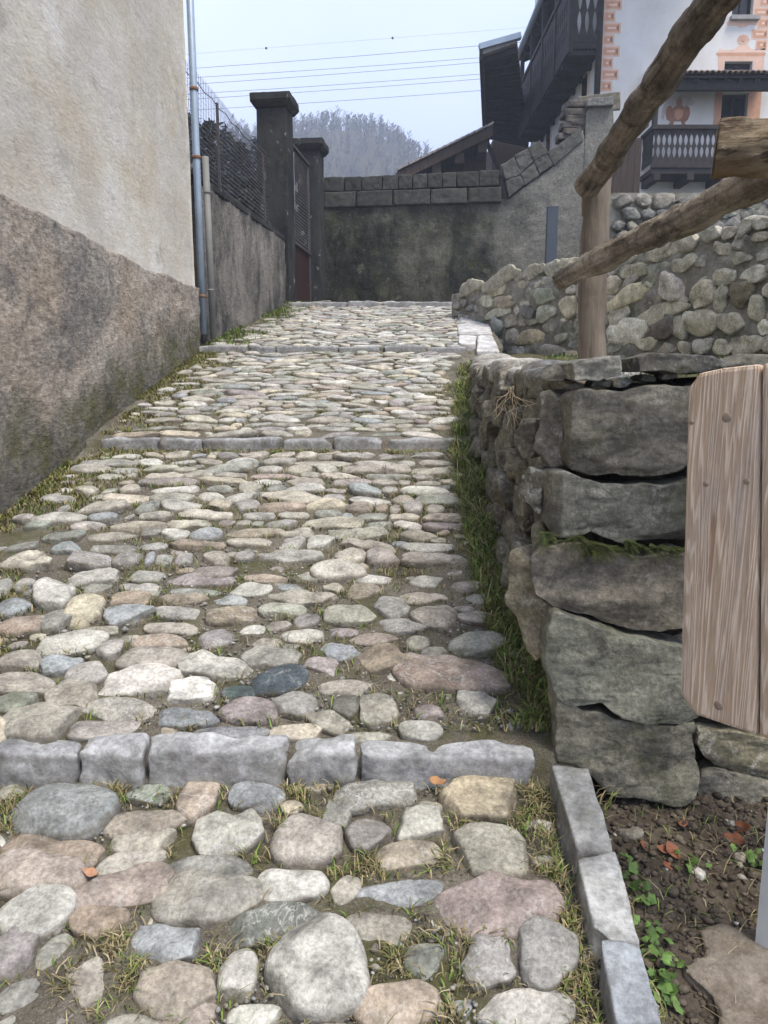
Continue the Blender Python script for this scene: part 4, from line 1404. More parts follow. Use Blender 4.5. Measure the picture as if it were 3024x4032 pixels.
U = Vector((.118, 1, 0)).normalized()        # direction of the fence line
R_ = Vector((U.y, -U.x, 0))                  # to its right, towards the lane
PC1 = Vector((-1.514, 12.6, 0))              # front right corners of the pillars
PC2 = Vector((-1.207, 15.0, 0))
zb_w = 0.8
FW0 = Vector((-2.06, 8.9, 0))
FW1 = PC1 - R_ * .06 - U * 0
gw = empty('garden_wall', (-1.9, 10.7, 1.6), 'rough grey roughcast wall under the wire fence, left of the lane', 'wall')
ztop = CZ + 2.22
V = []
ny, nz = 120, 50
dirw = (FW1 - FW0)
for j in range(ny):
    p = FW0 + dirw * (j / (ny - 1))
    for k in range(nz):
        V.append((p.x, p.y, zb_w + (ztop - zb_w) * k / (nz - 1)))
V = np.array(V)
rn = np.array(tuple(R_))
V = V + rn * (fbm(V, 4, 4) * .02 + fbm(V, 25, 3) * .008)[:, None]
f = [[j * nz + k, (j + 1) * nz + k, (j + 1) * nz + k + 1, j * nz + k + 1] for j in range(ny - 1) for k in range(nz - 1)]
mk('roughcast_face', V, f, M['roughcast'], gw)
v, f = rockbox([tuple(FW0 - R_ * .30 + Vector((0, 0, ztop - .25))), tuple(FW0 + R_ * .015 + Vector((0, 0, ztop - .05))), tuple(FW1 + R_ * .015 + Vector((0, 0, ztop - .05))), tuple(FW1 - R_ * .30 + Vector((0, 0, ztop - .25))),
                tuple(FW0 - R_ * .30 + Vector((0, 0, ztop + .05))), tuple(FW0 + R_ * .015 + Vector((0, 0, ztop + .02))), tuple(FW1 + R_ * .015 + Vector((0, 0, ztop + .02))), tuple(FW1 - R_ * .30 + Vector((0, 0, ztop + .05)))], 24, .02, .012, 7, 0, 5)
mk('coping', v, f, M['concrete'], gw)
v, f = prism([FW0 - R_ * .02 + Vector((0, 0, zb_w)), FW1 - R_ * .02 + Vector((0, 0, zb_w)), FW1 - R_ * .02 + Vector((0, 0, ztop - .06)), FW0 - R_ * .02 + Vector((0, 0, ztop - .06))], -R_ * .25)
mk('masonry', v, f, M['roughcast'], gw, smooth=False)


def chain_link(p0, p1, z0, z1, pitch, r, name, parent):
    p0, p1 = Vector(p0), Vector(p1)
    L = (p1 - p0).length
    d = (p1 - p0) / L
    side = Vector((d.y, -d.x, 0))
    a = Acc()
    n = int(L / pitch)
    m = int((z1 - z0) / (pitch * .5))
    for i in range(n):
        pts = []
        for k in range(m + 1):
            s = i * pitch + (pitch * .5 if (k + 1) % 2 else -pitch * .03 + 0)
            wv = .012 * math.sin(s * 2.1 + k * .13)
            pts.append(p0 + d * s + Vector((0, 0, z0 + k * pitch * .5)) + side * (.004 * (1 if k % 2 else -1) + wv))
        a.add(*tube(pts, r, 3, False))
    o = a.build(name, M['wire'], parent, smooth=False)
    o['kind'] = 'stuff'
    return o


wf = empty('wire_fence', tuple(FW0 - R_ * .12 + Vector((0, 0, ztop))), 'rusty chain link fence on top of the roughcast wall', 'fence')
fa, fb = FW0 - R_ * .12 - U * .1, PC1 - R_ * .3
chain_link(fa, fb, ztop + .02, ztop + 1.24, .055, .0032, 'wire_mesh', wf)
for zz in (ztop + 1.13, ztop + .62, ztop + .06):
    pts = [fa + (fb - fa) * (k / 14) + Vector((0, 0, zz - .03 * math.sin(math.pi * ((k * .5) % 1)))) for k in range(15)]
    v, f = tube(pts, .0055, 5)
    mk('tension_wire', v, f, M['wire'], wf)
for s in (.32, .9):
    p = fa + (fb - fa) * s + R_ * .02
    v, f = obox(p + Vector((0, 0, ztop - .1)), p + Vector((0, 0, ztop + 1.12)), .03, .03, (0, 1, 0))
    mk('fence_post', v, f, M['wire'], wf, smooth=False)


def pillar(c, ztop_, zbase, label, seed):
    e = empty('gate_pillar', (c.x - .24, c.y + .25, zbase), label, 'pillar', 'gate pillars')
    s = .47
    q = [c - R_ * s, c, c + U * s, c - R_ * s + U * s]
    sh = [p + Vector((0, 0, zbase)) for p in q] + [p + Vector((0, 0, ztop_ - .12)) for p in q]
    v, f = rockbox(sh, 26, .012, .008, 5, 0, seed)
    mk('shaft', v, f, M['concrete'], e)
    o = .085
    q2 = [c - R_ * (s + o) - U * o, c + R_ * o - U * o, c + R_ * o + U * (s + o), c - R_ * (s + o) + U * (s + o)]
    q3 = [c - R_ * (s + .02) - U * .02, c + R_ * .02 - U * .02, c + R_ * .02 + U * (s + .02), c - R_ * (s + .02) + U * (s + .02)]
    v, f = rockbox([p + Vector((0, 0, ztop_ - .20)) for p in q3] + [p + Vector((0, 0, ztop_ - .115)) for p in q2], 12, .008, .006, 6, 0, seed + 1)
    cp = mk('cap', v, f, M['concrete'], e)
    v, f = rockbox([p + Vector((0, 0, ztop_ - .112)) for p in q2] + [p + Vector((0, 0, ztop_)) for p in q2], 16, .012, .012, 6, 0, seed + 2)
    mk('cap_slab', v, f, M['concrete'], cp)
    return e


pillar(PC1, dsp(610, 200, 12.6).z, 1.6, 'tall sooty concrete gate pillar nearer the viewer, with a flat cap', 31)
pillar(PC2, dsp(680, 299, 15.0).z, 1.7, 'farther sooty concrete gate pillar, at the end of the boundary wall', 41)
gt = empty('garden_gate', (-1.53, 14, 2.2), 'red metal garden gate with wire mesh above, between the pillars', 'gate')
ga, gb_ = PC1 + U * .49 - R_ * .2, PC2 - U * .02 - R_ * .2
zg = [2.60, dsp(663, 535, 14.3).z, dsp(663, 333, 14.3).z]
v, f = prism([ga + Vector((0, 0, 2.2)), gb_ + Vector((0, 0, 2.2)), gb_ + Vector((0, 0, zg[1])), ga + Vector((0, 0, zg[1]))], -R_ * .03)
mk('sheet_panel', v, f, M['redmetal'], gt, smooth=False)
chain_link(ga, gb_, zg[1], zg[2], .055, .0032, 'wire_mesh', gt)
for zz in (zg[1], zg[2]):
    v, f = obox(ga + Vector((0, 0, zz)) + R_ * .01, gb_ + Vector((0, 0, zz)) + R_ * .01, .045, .045)
    mk('frame_bar', v, f, M['wire'], gt, smooth=False)
for p in (ga + U * .02, gb_ - U * .02):
    v, f = obox(p + Vector((0, 0, 2.2)), p + Vector((0, 0, zg[2])), .04, .04, (0, 1, 0))
    mk('frame_bar', v, f, M['wire'], gt, smooth=False)

# ------------------------------------------------------------------ boundary wall at the head of the lane
def c1(x, y):
    return 700 + .7233 * x, .7233 * y


def c2(x, y):
    return 1800 + .738 * x, .738 * y


BW0, BW1 = Vector((-1.15, 15.5, 0)), Vector((4.6, 14.75, 0))
BWD = (BW1 - BW0).normalized()
BWN = Vector((BWD.y, -BWD.x, 0))
if BWN.y > 0:
    BWN = -BWN
bw = empty('boundary_wall', (1, 15.3, 2.2), 'dark mossy boundary wall across the head of the lane, with stone coping', 'wall')


def bwp(px, py, off=0.0):
    return on_plane(px, py, BW0 + BWN * off, BWN)


zc1 = bwp(*c1(1200, 1122)).z
out = [(-1.3, 1.6), (2.45, 1.6), (4.5, 1.6)]
# render face: rectangle part + rising part + pillar stub, as a strip mesh
prof_px = [c1(820, 1128), c1(1659, 1100), c2(275, 1062), c2(400, 968), c2(520, 885), c2(680, 752), c2(672, 690), c2(690, 600), c2(705, 560), c2(830, 560), c2(836, 640)]
top = sorted([(lambda p: ((p - BW0).dot(BWD), p.z))(bwp(*q)) for q in prof_px], key=lambda a: a[0])
ts, tz = np.array([a[0] for a in top]), np.array([a[1] for a in top])
ts = np.concatenate([[-.6], ts])
tz = np.concatenate([[zc1], tz])
ss = np.unique(np.concatenate([np.linspace(-.6, ts[-1], 160), ts]))
nz = 70
V = []
for s in ss:
    p = BW0 + BWD * s
    zt = np.interp(s, ts, tz)
    for k in range(nz):
        V.append((p.x, p.y, 1.6 + (zt - 1.6) * k / (nz - 1)))
V = np.array(V)
bn = np.array(tuple(BWN))
V = V + bn * (fbm(V, 1.6, 5) * .035 + fbm(V, 12, 3) * .012)[:, None]
n = len(ss)
f = [[j * nz + k, (j + 1) * nz + k, (j + 1) * nz + k + 1, j * nz + k + 1] for j in range(n - 1) for k in range(nz - 1)]
n0 = len(V)
bk = np.array([(BW0 + BWD * s - BWN * .4) for s in ss])
bk[:, 2] = np.interp(ss, ts, tz)
bk2 = bk.copy()
bk2[:, 2] = 1.5
V = np.vstack([V, bk, bk2])
f += [[j * nz + nz - 1, (j + 1) * nz + nz - 1, n0 + j + 1, n0 + j] for j in range(n - 1)]
f += [[n0 + j, n0 + j + 1, n0 + n + j + 1, n0 + n + j] for j in range(n - 1)]
mk('render_face', V, f, M['oldrender'], bw)
CB = (.042, .041, .035)


def coping(q, name='coping_block', depth=.44, off=.05, seed=0, tint=CB, bev=.007):
    p = [bwp(x, y, off) for x, y in q]           # bl, br, tr, tl
    d = -BWN * depth
    v, f = rockbox([p[0], p[1], p[1] + d, p[0] + d, p[3], p[2], p[2] + d, p[3] + d], 14, bev, .011, 11, 0, seed)
    mk(name, v, f, M['coping'], bw, np.array(tint) * random.uniform(.8, 1.35))


j2 = [790, 970, 1170, 1375, 1578, 1764]
for k in range(5):
    coping([c1(j2[k] + 3, 1130 - k * 7), c1(j2[k + 1] - 3, 1126 - k * 7), c1(j2[k + 1] - 3, 1040 - k * 6), c1(j2[k] + 3, 1047 - k * 6)], seed=500 + k)
j1 = [790, 905, 1000, 1112, 1200, 1278, 1358, 1440, 1518, 1640, 1752]
for k in range(10):
    coping([c1(j1[k] + 2, 1044 - k * 3.4), c1(j1[k + 1] - 2, 1041 - k * 3.4), c1(j1[k + 1] - 2, 962 - k * 4), c1(j1[k] + 2, 966 - k * 4 + random.uniform(-5, 5))], seed=520 + k, off=.03)
for k, q in enumerate([[(258, 960), (345, 930), (305, 835), (232, 880)], [(340, 925), (410, 860), (375, 790), (305, 830)], [(410, 860), (490, 815), (440, 745), (375, 790)],
                       [(275, 1055), (360, 985), (340, 930), (258, 965)], [(360, 990), (440, 935), (410, 865), (340, 930)], [(440, 930), (510, 880), (475, 815), (410, 862)],
                       [(515, 885), (672, 750), (662, 682), (477, 815)]]):
    coping([c2(*p) for p in q], seed=540 + k, off=.06, tint=(.075, .073, .063))
# the ruined head of the stub: slabs and old roof tiles
coping([c2(690, 565), c2(832, 560), c2(830, 512), c2(692, 525)], 'head_slab', .5, .10, 560, (.2, .195, .175))
coping([c2(640, 602), c2(870, 585), c2(872, 488), c2(645, 515)], 'plank', .06, -.22, 561, (.14, .125, .09))
M['tile'] = stone_mat('roof_tile', .35, .6, 1, .3, 0, .6)
for k, (x, y, w, h) in enumerate([(612, 540, 80, 32), (606, 585, 90, 32), (618, 620, 70, 30), (640, 640, 70, 30), (588, 655, 70, 28), (600, 690, 70, 30), (565, 715, 60, 26), (640, 670, 60, 28)]):
    p = bwp(*c2(x + w / 2, y + h / 2), -.1)
    v, f = block(p.x - .27 * w / 80, p.x + .27 * w / 80, p.y - .05, p.y + .3, p.z - .06, p.z + .06, n=8, bevel=.02, amp=.02, scale=8, facets=2, seed=570 + k)
    mk('old_tile', v, f, M['tile'], bw, (.095, .08, .066))

# the painted steel post on the upper terrace
M['anthracite'] = flat('anthracite_paint', (.055, .068, .085), .5, .4, .1, .12, 6, .05)
p0, p1 = dsp(1188, 600, 9.6), dsp(1190, 447, 9.6)
e = empty('steel_post', (p0.x, p0.y, p0.z), 'short blue grey steel post standing against the boundary wall', 'post')
v, f = boxv(p0.x - .062, p0.x + .062, 9.56, 9.64, p0.z - .3, p1.z - .012)
mk('shaft', v, f, M['anthracite'], e, smooth=False)
v, f = boxv(p0.x - .064, p0.x + .064, 9.558, 9.642, p1.z - .012, p1.z)
mk('end_cap', v, f, M['anthracite'], e, smooth=False)

# ------------------------------------------------------------------ white farmhouse on the right
t = NT('white_plaster', .9, .15)
c = t.mix(t.ramp(t.noise(.7, 7, .65), (.38, 0.), (.64, 1.)), (.62, .595, .54), (.74, .725, .69))
c = t.mix(t.math('MULTIPLY', t.ramp(t.noise(1.1, 7, .7, t.map((1, 1, .3))), (.55, 0.), (.7, 1.)), .35), c, (.50, .43, .32))
M['white'] = t.done(c, t.bump(t.noise(14, 6, .7), .3, .02))
t = NT('dark_timber', .75, .25)
c = t.mix(t.ramp(t.noise(9, 6, .6, t.map((1, 1, 1))), (.3, 0.), (.7, 1.)), (.018, .015, .014), (.05, .042, .038))
M['timber'] = t.done(c, t.bump(t.noise(30, 5, .7), .4, .01))
t = NT('brown_timber', .8, .2)
c = t.mix(t.ramp(t.noise(5, 6, .65, t.map((6, 6, .5))), (.3, 0.), (.7, 1.)), (.035, .024, .019), (.085, .06, .046))
M['brown'] = t.done(c, t.bump(t.noise(12, 5, .7, t.map((6, 6, .5))), .4, .01))
M['fresco_a'] = flat('fresco_orange', (.60, .34, .22), .9, .1, 0, .18, 6, .1)
M['fresco_b'] = flat('fresco_pale', (.70, .48, .36), .9, .1, 0, .15, 6, .1)
M['fresco_c'] = flat('fresco_rust', (.36, .19, .12), .9, .1, 0, .3, 5, .1)
M['fresco_d'] = flat('fresco_grey', (.52, .46, .43), .9, .1, 0, .25, 5, .1)
M['fresco_e'] = flat('fresco_highlight', (.78, .56, .44), .9, .1, 0, .12, 6, .1)
M['sill'] = flat('sill_stone', (.34, .33, .31), .85, .2, 0, .2, 8, .2)
t = NT('window_glass', .12, .5)
M['glass'] = t.done((.012, .013, .015))
M['tileroof'] = stone_mat('clay_tiles', .4, .7, .8, .5, 0, .6)
M['zincroof'] = flat('zinc_gutter', (.30, .36, .43), .45, .4, .4, .15, 3, .05)

DF = 20.0
fx = lambda x: at(*c2(x, 300), DF).x
fz = lambda y: at(*c2(900, y), DF).z
X0, X1 = fx(765), fx(1700)
Z0, Z1 = CZ + 3.4, CZ + 13.5
wh = empty('white_house', (X0 + 2, DF + 3, Z0), 'white farmhouse with orange painted corner blocks and dark timber balconies', 'house')
HOLES = [(fx(1450), fx(1560), fz(88), fz(-90)), (fx(1430), fx(1580), fz(420), fz(328)), (fx(1430), fx(1570), fz(840), fz(495))]
xs_ = sorted({X0, X1, *[h[0] for h in HOLES], *[h[1] for h in HOLES]})
zs_ = sorted({Z0, Z1, *[h[2] for h in HOLES], *[h[3] for h in HOLES]})
a = Acc()
for i in range(len(xs_) - 1):
    for k in range(len(zs_) - 1):
        mx, mz = (xs_[i] + xs_[i + 1]) / 2, (zs_[k] + zs_[k + 1]) / 2
        if not any(h[0] < mx < h[1] and h[2] < mz < h[3] for h in HOLES):
            a.add([(xs_[i], DF, zs_[k]), (xs_[i + 1], DF, zs_[k]), (xs_[i + 1], DF, zs_[k + 1]), (xs_[i], DF, zs_[k + 1])], [[0, 1, 2, 3]])
for x0, x1, z0, z1 in HOLES:                  # reveals
    for q in ([(x0, z0), (x0, z1)], [(x1, z1), (x1, z0)], [(x0, z1), (x1, z1)], [(x1, z0), (x0, z0)]):
        (xa, za), (xb, zb) = q
        a.add([(xa, DF, za), (xb, DF, zb), (xb, DF + .22, zb), (xa, DF + .22, za)], [[0, 1, 2, 3]])
a.add([(X0, DF, Z0), (X0, DF, Z1), (X0, DF + 9, Z1), (X0, DF + 9, Z0)], [[0, 1, 2, 3]])
a.add([(X1, DF, Z0), (X1, DF, Z1), (X1, DF + 9, Z1), (X1, DF + 9, Z0)], [[3, 2, 1, 0]])
a.add([(X0, DF + 9, Z0), (X0, DF + 9, Z1), (X1, DF + 9, Z1), (X1, DF + 9, Z0)], [[0, 1, 2, 3]])
a.add([(X0, DF, Z1), (X1, DF, Z1), (X1, DF + 9, Z1), (X0, DF + 9, Z1)], [[0, 1, 2, 3]])
mk('wall', np.concatenate(a.v), a.f, M['white'], wh, smooth=False)
for k, (x0, x1, z0, z1) in enumerate(HOLES):
    v, f = boxv(x0, x1, DF + .18, DF + .21, z0, z1)
    wn_ = mk('door' if k == 2 else 'window', v, f, M['glass'], wh, smooth=False)
    for b0, b1 in ((0, .06), (.47, .53), (.94, 1.0)):
        v, f = boxv(x0 + (x1 - x0) * b0, x0 + (x1 - x0) * b1, DF + .14, DF + .179, z0, z1)
        mk('frame', v, f, M['timber'], wn_, smooth=False)
    v, f = boxv(x0 + (x1 - x0) * .06, x1 - (x1 - x0) * .06, DF + .145, DF + .178, z1 - .08, z1)
    mk('frame', v, f, M['timber'], wn_, smooth=False)
v, f = boxv(fx(1440), fx(1590), DF - .12, DF + .1, fz(112), fz(90))
mk('sill', v, f, M['sill'], wh, smooth=False)


def plate(name, q, mat, d=.004, Y=None, parent=None):
    Yv = DF if Y is None else Y
    pts = [(fx(x), Yv - d, fz(y)) for x, y in q]
    v, f = prism(pts, (0, d - .0005, 0))
    return mk(name, v, f, mat, parent or wh, smooth=False)


def quoin(xa, xb, ya, yb, off=0):
    """one painted corner block with its painted facets"""
    b = plate('painted_quoin', [(xa, ya), (xb, ya), (xb, yb), (xa, yb)], M['fresco_b'])
    w, h = xb - xa, yb - ya
    m = min(w, h) * .16
    i0, i1, j0, j1 = xa + m, xb - m, ya + m, yb - m
    k = min(w, h) * .2
    cx0, cx1, cy = i0 + k * 1.3, i1 - k * 1.3, (j0 + j1) / 2
    for q, mt in (([(i0, j0), (i1, j0), (cx1, cy - 5), (cx0, cy - 5)], 'fresco_a'), ([(i0, j1), (cx0, cy + 5), (cx1, cy + 5), (i1, j1)], 'fresco_c' if off else 'fresco_a'),
                  ([(i0, j0), (cx0, cy - 5), (cx0, cy + 5), (i0, j1)], 'fresco_a'), ([(i1, j0), (i1, j1), (cx1, cy + 5), (cx1, cy - 5)], 'fresco_c'), ([(cx0, cy - 5), (cx1, cy - 5), (cx1, cy + 5), (cx0, cy + 5)], 'fresco_e')):
        pts = [(fx(x), DF - .007, fz(y)) for x, y in q]
        v, f = prism(pts, (0, .0025, 0))
        mk('painted_facet', v, f, M[mt], b, smooth=False)


for k in range(-2, 8):
    y = 26 + k * 62
    quoin(772, 866 if k % 2 == 0 else 834, y - 29, y + 29)
for k in range(-2, 5):
    y = 8 + k * 58
    quoin(1562 if k % 2 else 1588, 1650, y - 27, y + 27)
plate('painted_band', [(1562, -90), (1588, -90), (1588, 92), (1562, 92)], M['fresco_b'], .003)
# ornament under the sill and round the lower window
plate('painted_scroll', [(1425, 115), (1590, 115), (1585, 135), (1545, 133), (1520, 146), (1495, 148), (1470, 136), (1430, 138)], M['fresco_b'])
plate('painted_frame', [(1392, 300), (1640, 300), (1640, 388), (1582, 388), (1582, 326), (1428, 326), (1428, 388), (1398, 388)], M['fresco_b'])
plate('painted_frame', [(1380, 282), (1648, 282), (1640, 299), (1390, 299)], M['fresco_a'])
plate('painted_frame', [(1395, 258), (1420, 268), (1480, 262), (1500, 238), (1545, 238), (1562, 260), (1610, 266), (1640, 256), (1642, 281), (1392, 281)], M['fresco_e'])
sh = plate('painted_shell', [(1520 + 33 * math.cos(a_), 212 + 28 * math.sin(a_)) for a_ in np.linspace(0, 2 * math.pi, 20, endpoint=False)], M['fresco_b'], .006)
for k in range(7):
    a_ = math.pi * (1.05 + k * .15)
    c_ = [(1520, 226), (1520 + 29 * math.cos(a_ - .06), 214 + 25 * math.sin(a_ - .06)), (1520 + 29 * math.cos(a_ + .06), 214 + 25 * math.sin(a_ + .06))]
    v, f = prism([(fx(x), DF - .009, fz(y)) for x, y in c_], (0, .0025, 0))
    mk('painted_rib', v, f, M['fresco_a'], sh, smooth=False)
# the painted figure of a coat of arms beside the balcony door
plate('painted_cloud', [(1110, 590), (1122, 550), (1140, 520), (1180, 515), (1215, 508), (1260, 520), (1285, 545), (1280, 560), (1240, 570), (1160, 570), (1130, 600), (1120, 640), (1108, 630)], M['fresco_d'], .003)
plate('painted_arms', [(1182, 540), (1192, 524), (1208, 524), (1216, 542), (1212, 560), (1228, 572), (1240, 562), (1258, 575), (1262, 610), (1252, 640), (1236, 655), (1244, 668), (1222, 668), (1216, 648), (1180, 648),
                      (1172, 668), (1146, 668), (1158, 650), (1136, 635), (1130, 600), (1136, 572), (1152, 562), (1166, 576), (1186, 562)], M['fresco_c'], .006)
plate('painted_shield', [(1176, 590), (1200, 580), (1226, 590), (1222, 625), (1200, 642), (1180, 625)], M['fresco_a'], .009)
plate('painted_band', [(1390, 485), (1430, 485), (1430, 720), (1390, 720)], M['fresco_a'])
plate('painted_band', [(1570, 485), (1640, 485), (1640, 720), (1570, 720)], M['fresco_a'])
# corner downpipe
v, f = tube([(X0 - .07, DF - .08, Z0 + 1), (X0 - .07, DF - .08, Z1)], .075, 10)
mk('downpipe', v, f, M['timber'], wh)
# small windows of the side wall
for (px, py, w, h) in ((682, 488, .5, .7), (488, 765, .5, .75)):
    p = on_plane(*c2(px, py), (X0, 0, 0), (1, 0, 0))
    v, f = boxv(X0 - .012, X0 + .02, p.y - w * .9, p.y + w * .9, p.z - h * .8, p.z + h * .8)
    b = mk('window', v, f, M['fresco_e'], wh, smooth=False)
    v, f = boxv(X0 - .03, X0 - .013, p.y - w * .5, p.y + w * .5, p.z - h * .5, p.z + h * .5)
    mk('pane', v, f, M['glass'], b, smooth=False)


def cut_board(p, d, w, z0, z1, th, lobes, depth, ends=(True, True), mat=None, parent=None, name='board'):
    """a balustrade board with waisted edges, so that lens-shaped gaps open between neighbours"""
    p, d = Vector(p), Vector(d).normalized()
    n = 26
    L, Rr = [], []
    for k in range(n + 1):
        t_ = k / n
        u = (t_ - .14) / .72
        cut = 0
        if 0 < u < 1:
            cut = depth * abs(math.sin(math.pi * lobes * u)) ** .8
        z = z0 + (z1 - z0) * t_
        L.append(p + d * (cut if ends[0] else 0) + Vector((0, 0, z)))
        Rr.append(p + d * (w - (cut if ends[1] else 0)) + Vector((0, 0, z)))
    nr = Vector((d.y, -d.x, 0)) * th
    V = L + Rr + [q + nr for q in L] + [q + nr for q in Rr]
    m = n + 1
    f = []
    for k in range(n):
        f += [[k, m + k, m + k + 1, k + 1], [2 * m + k, 2 * m + k + 1, 3 * m + k + 1, 3 * m + k], [k, k + 1, 2 * m + k + 1, 2 * m + k], [m + k, 3 * m + k, 3 * m + k + 1, m + k + 1]]
    f += [[0, 2 * m, 3 * m, m], [n, m + n, 3 * m + n, 2 * m + n]]
    mk(name, V, f, mat or M['timber'], parent, smooth=False)


# long balcony along the side wall
bx0 = X0 - .78
yb0, yb1 = 19.9, 26.8
zf = dsp(1129, 291, yb1).z
zr = zf + 1.5
v, f = boxv(bx0, X0 - .01, yb0, yb1, zf - .12, zf + .02)
lb = mk('balcony', v, f, M['timber'], wh, smooth=False)
lb['label'] = 'long dark timber balcony under the eaves, along the side of the white house'
for k in range(9):
    yy = yb0 + .1 + (yb1 - yb0 - .2) * k / 8
    v, f = boxv(bx0 + .03, X0, yy - .06, yy + .06, zf - .24, zf - .122)
    mk('joist', v, f, M['timber'], lb, smooth=False)
v, f = boxv(bx0 - .04, bx0 + .06, yb0 - .03, yb1, zr - .05, zr + .05)
mk('rail', v, f, M['timber'], lb, smooth=False)
v, f = boxv(bx0 + .065, X0, yb0 - .03, yb0 + .06, zr - .05, zr + .05)
mk('rail', v, f, M['timber'], lb, smooth=False)
nb_ = 30
wd = (yb1 - yb0) / nb_
for k in range(nb_):
    cut_board((bx0 + .005, yb0 + k * wd, 0), (0, 1, 0), wd * .985, zf + .02, zr - .06, .025, 2, wd * .26, parent=lb)
for k in range(4):
    w4 = (X0 - bx0 - .05) / 4
    cut_board((bx0 + .03 + k * w4, yb0 + .015, 0), (1, 0, 0), w4 * .985, zf + .02, zr - .06, .025, 2, w4 * .26, (k > 0, True), parent=lb)
for k in range(8):                            # scalloped hem under the end panel
    xa = bx0 + (X0 - bx0) * k / 8
    xb = bx0 + (X0 - bx0) * (k + 1) / 8
    v, f = prism([(xa, yb0 - .02, zf), (xb, yb0 - .02, zf), (xb, yb0 - .02, zf - .07), ((xa + xb) / 2, yb0 - .02, zf - .15), (xa, yb0 - .02, zf - .07)], (0, .02, 0))
    mk('hem_board', v, f, M['timber'], lb, smooth=False)
zeave = dsp(1099, 125, 27).z
for yy in (yb0 + .05, 21.6, 23.3, 25.0, yb1 - .05):
    v, f = boxv(bx0 - .03, bx0 + .09, yy - .06, yy + .06, zf - .2, zeave + .35)
    mk('post', v, f, M['timber'], lb, smooth=False)

# the main roof: boarded soffit, rafters, gutter
xe, xr_ = 4.45, X0 + 3.2
sl_ = .42
pl = [(xe, 17.5, zeave), (xr_, 17.5, zeave + sl_ * (xr_ - xe)), (xr_, 27.3, zeave + sl_ * (xr_ - xe)), (xe, 27.3, zeave)]
v, f = prism(pl, (0, 0, .16))
mr = mk('roof', v, f, M['timber'], wh, smooth=False)
for k in range(15):
    yy = 17.8 + k * .66
    v, f = obox((xe + .05, yy, zeave - .07), (X0 + .1, yy, zeave - .07 + sl_ * (X0 + .05 - xe)), .11, .14)
    mk('rafter', v, f, M['timber'], mr, smooth=False)
v, f = tube([(xe - .08, 17.4, zeave + .06), (xe - .08, 27.4, zeave + .06)], .085, 10)
mk('gutter', v, f, M['zincroof'], mr)

# porch: tiled canopy, post, lower balcony
yc_ = DF - .8
kx = yc_ / DF
fx2 = lambda x: at(*c2(x, 400), yc_).x
fz2 = lambda y: at(*c2(900, y), yc_).z
xa, xb = fx2(1060), fx2(1720)
v, f = prism([(xa, yc_ - .12, fz2(426)), (xb, yc_ - .12, fz2(426)), (xb, DF - .01, fz2(426) + .42), (xa, DF - .01, fz2(426) + .42)], (0, 0, .05))
pcn = mk('porch_canopy', v, f, M['timber'], wh, smooth=False)
v, f = boxv(xa, xb, yc_, yc_ + .14, fz2(478), fz2(428))
mk('beam', v, f, M['timber'], pcn, smooth=False)
for k in range(8):
    x = xa + (xb - xa) * (k + .5) / 8
    v, f = obox((x, yc_ - .05, fz2(426) - .03), (x, DF - .02, fz2(426) + .37), .09, .1)
    mk('rafter', v, f, M['timber'], pcn, smooth=False)
nt = 22
tw = (xb - xa) / nt
for k in range(nt):
    x = xa + (k + .5) * tw
    for r in range(2):
        pts0 = Vector((x, yc_ - .22 + r * .62, fz2(426) + .07 + r * .2))
        pts1 = pts0 + Vector((0, .68, .22))
        V, Fc = [], []
        for p, rr in ((pts0, tw * .56), (pts1, tw * .46)):
            for q in range(9):
                a_ = math.pi * q / 8
                V.append(p + Vector((math.cos(a_) * rr, 0, math.sin(a_) * rr * 1.15 - .02)))
            for q in range(9):
                a_ = math.pi * (8 - q) / 8
                V.append(p + Vector((math.cos(a_) * rr * .8, 0, math.sin(a_) * rr * .9 - .02)))
        Fc = [[q, (q + 1) % 18, 18 + (q + 1) % 18, 18 + q] for q in range(18)] + [list(range(18))[::-1], list(range(18, 36))]
        mk('roof_tile', V, Fc, M['tileroof'], pcn, np.array((.19, .135, .10)) * random.uniform(.6, 1.3))
v, f = boxv(fx2(1062), fx2(1084), yc_, yc_ + .13, fz2(690), fz2(480))
mk('post', v, f, M['timber'], pcn, smooth=False)

xA, xB = fx2(1068), fx2(1660)
z0, z1 = fz2(865), fz2(690)
v, f = boxv(xA - .02, xB, yc_ + .02, DF - .01, fz2(925), fz2(897))
lb2 = mk('balcony', v, f, M['timber'], wh, smooth=False)
lb2['label'] = 'lower timber balcony with lens shaped cut-outs, under the tiled canopy'
v, f = boxv(xA - .06, xB, yc_ - .05, yc_ + .08, fz2(690), fz2(668))
mk('rail', v, f, M['timber'], lb2, smooth=False)
v, f = boxv(xA - .02, xB, yc_ - .01, yc_ + .06, fz2(895), fz2(865))
mk('lower_rail', v, f, M['timber'], lb2, smooth=False)
nb_ = 20
wd = (xB - xA) / nb_
for k in range(nb_):
    cut_board((xA + k * wd, yc_ + .035, 0), (1, 0, 0), wd * .97, z0, z1, .025, 2, wd * .34, parent=lb2)
for k in range(7):
    w7 = .72 / 7
    cut_board((xA - .01, yc_ + .05 + k * w7, 0), (0, 1, 0), w7 * .97, z0, z1, .025, 2, w7 * .32, parent=lb2)
v, f = boxv(xA - .06, xA + .03, yc_ + .085, DF - .01, fz2(690), fz2(670))
mk('rail', v, f, M['timber'], lb2, smooth=False)
for k in range(4):
    x = xA + .1 + (xB - xA - .2) * k / 3
    v, f = boxv(x - .08, x + .08, yc_ - .1, DF - .01, fz2(965), fz2(927))
    mk('bracket', v, f, M['timber'], lb2, smooth=False)

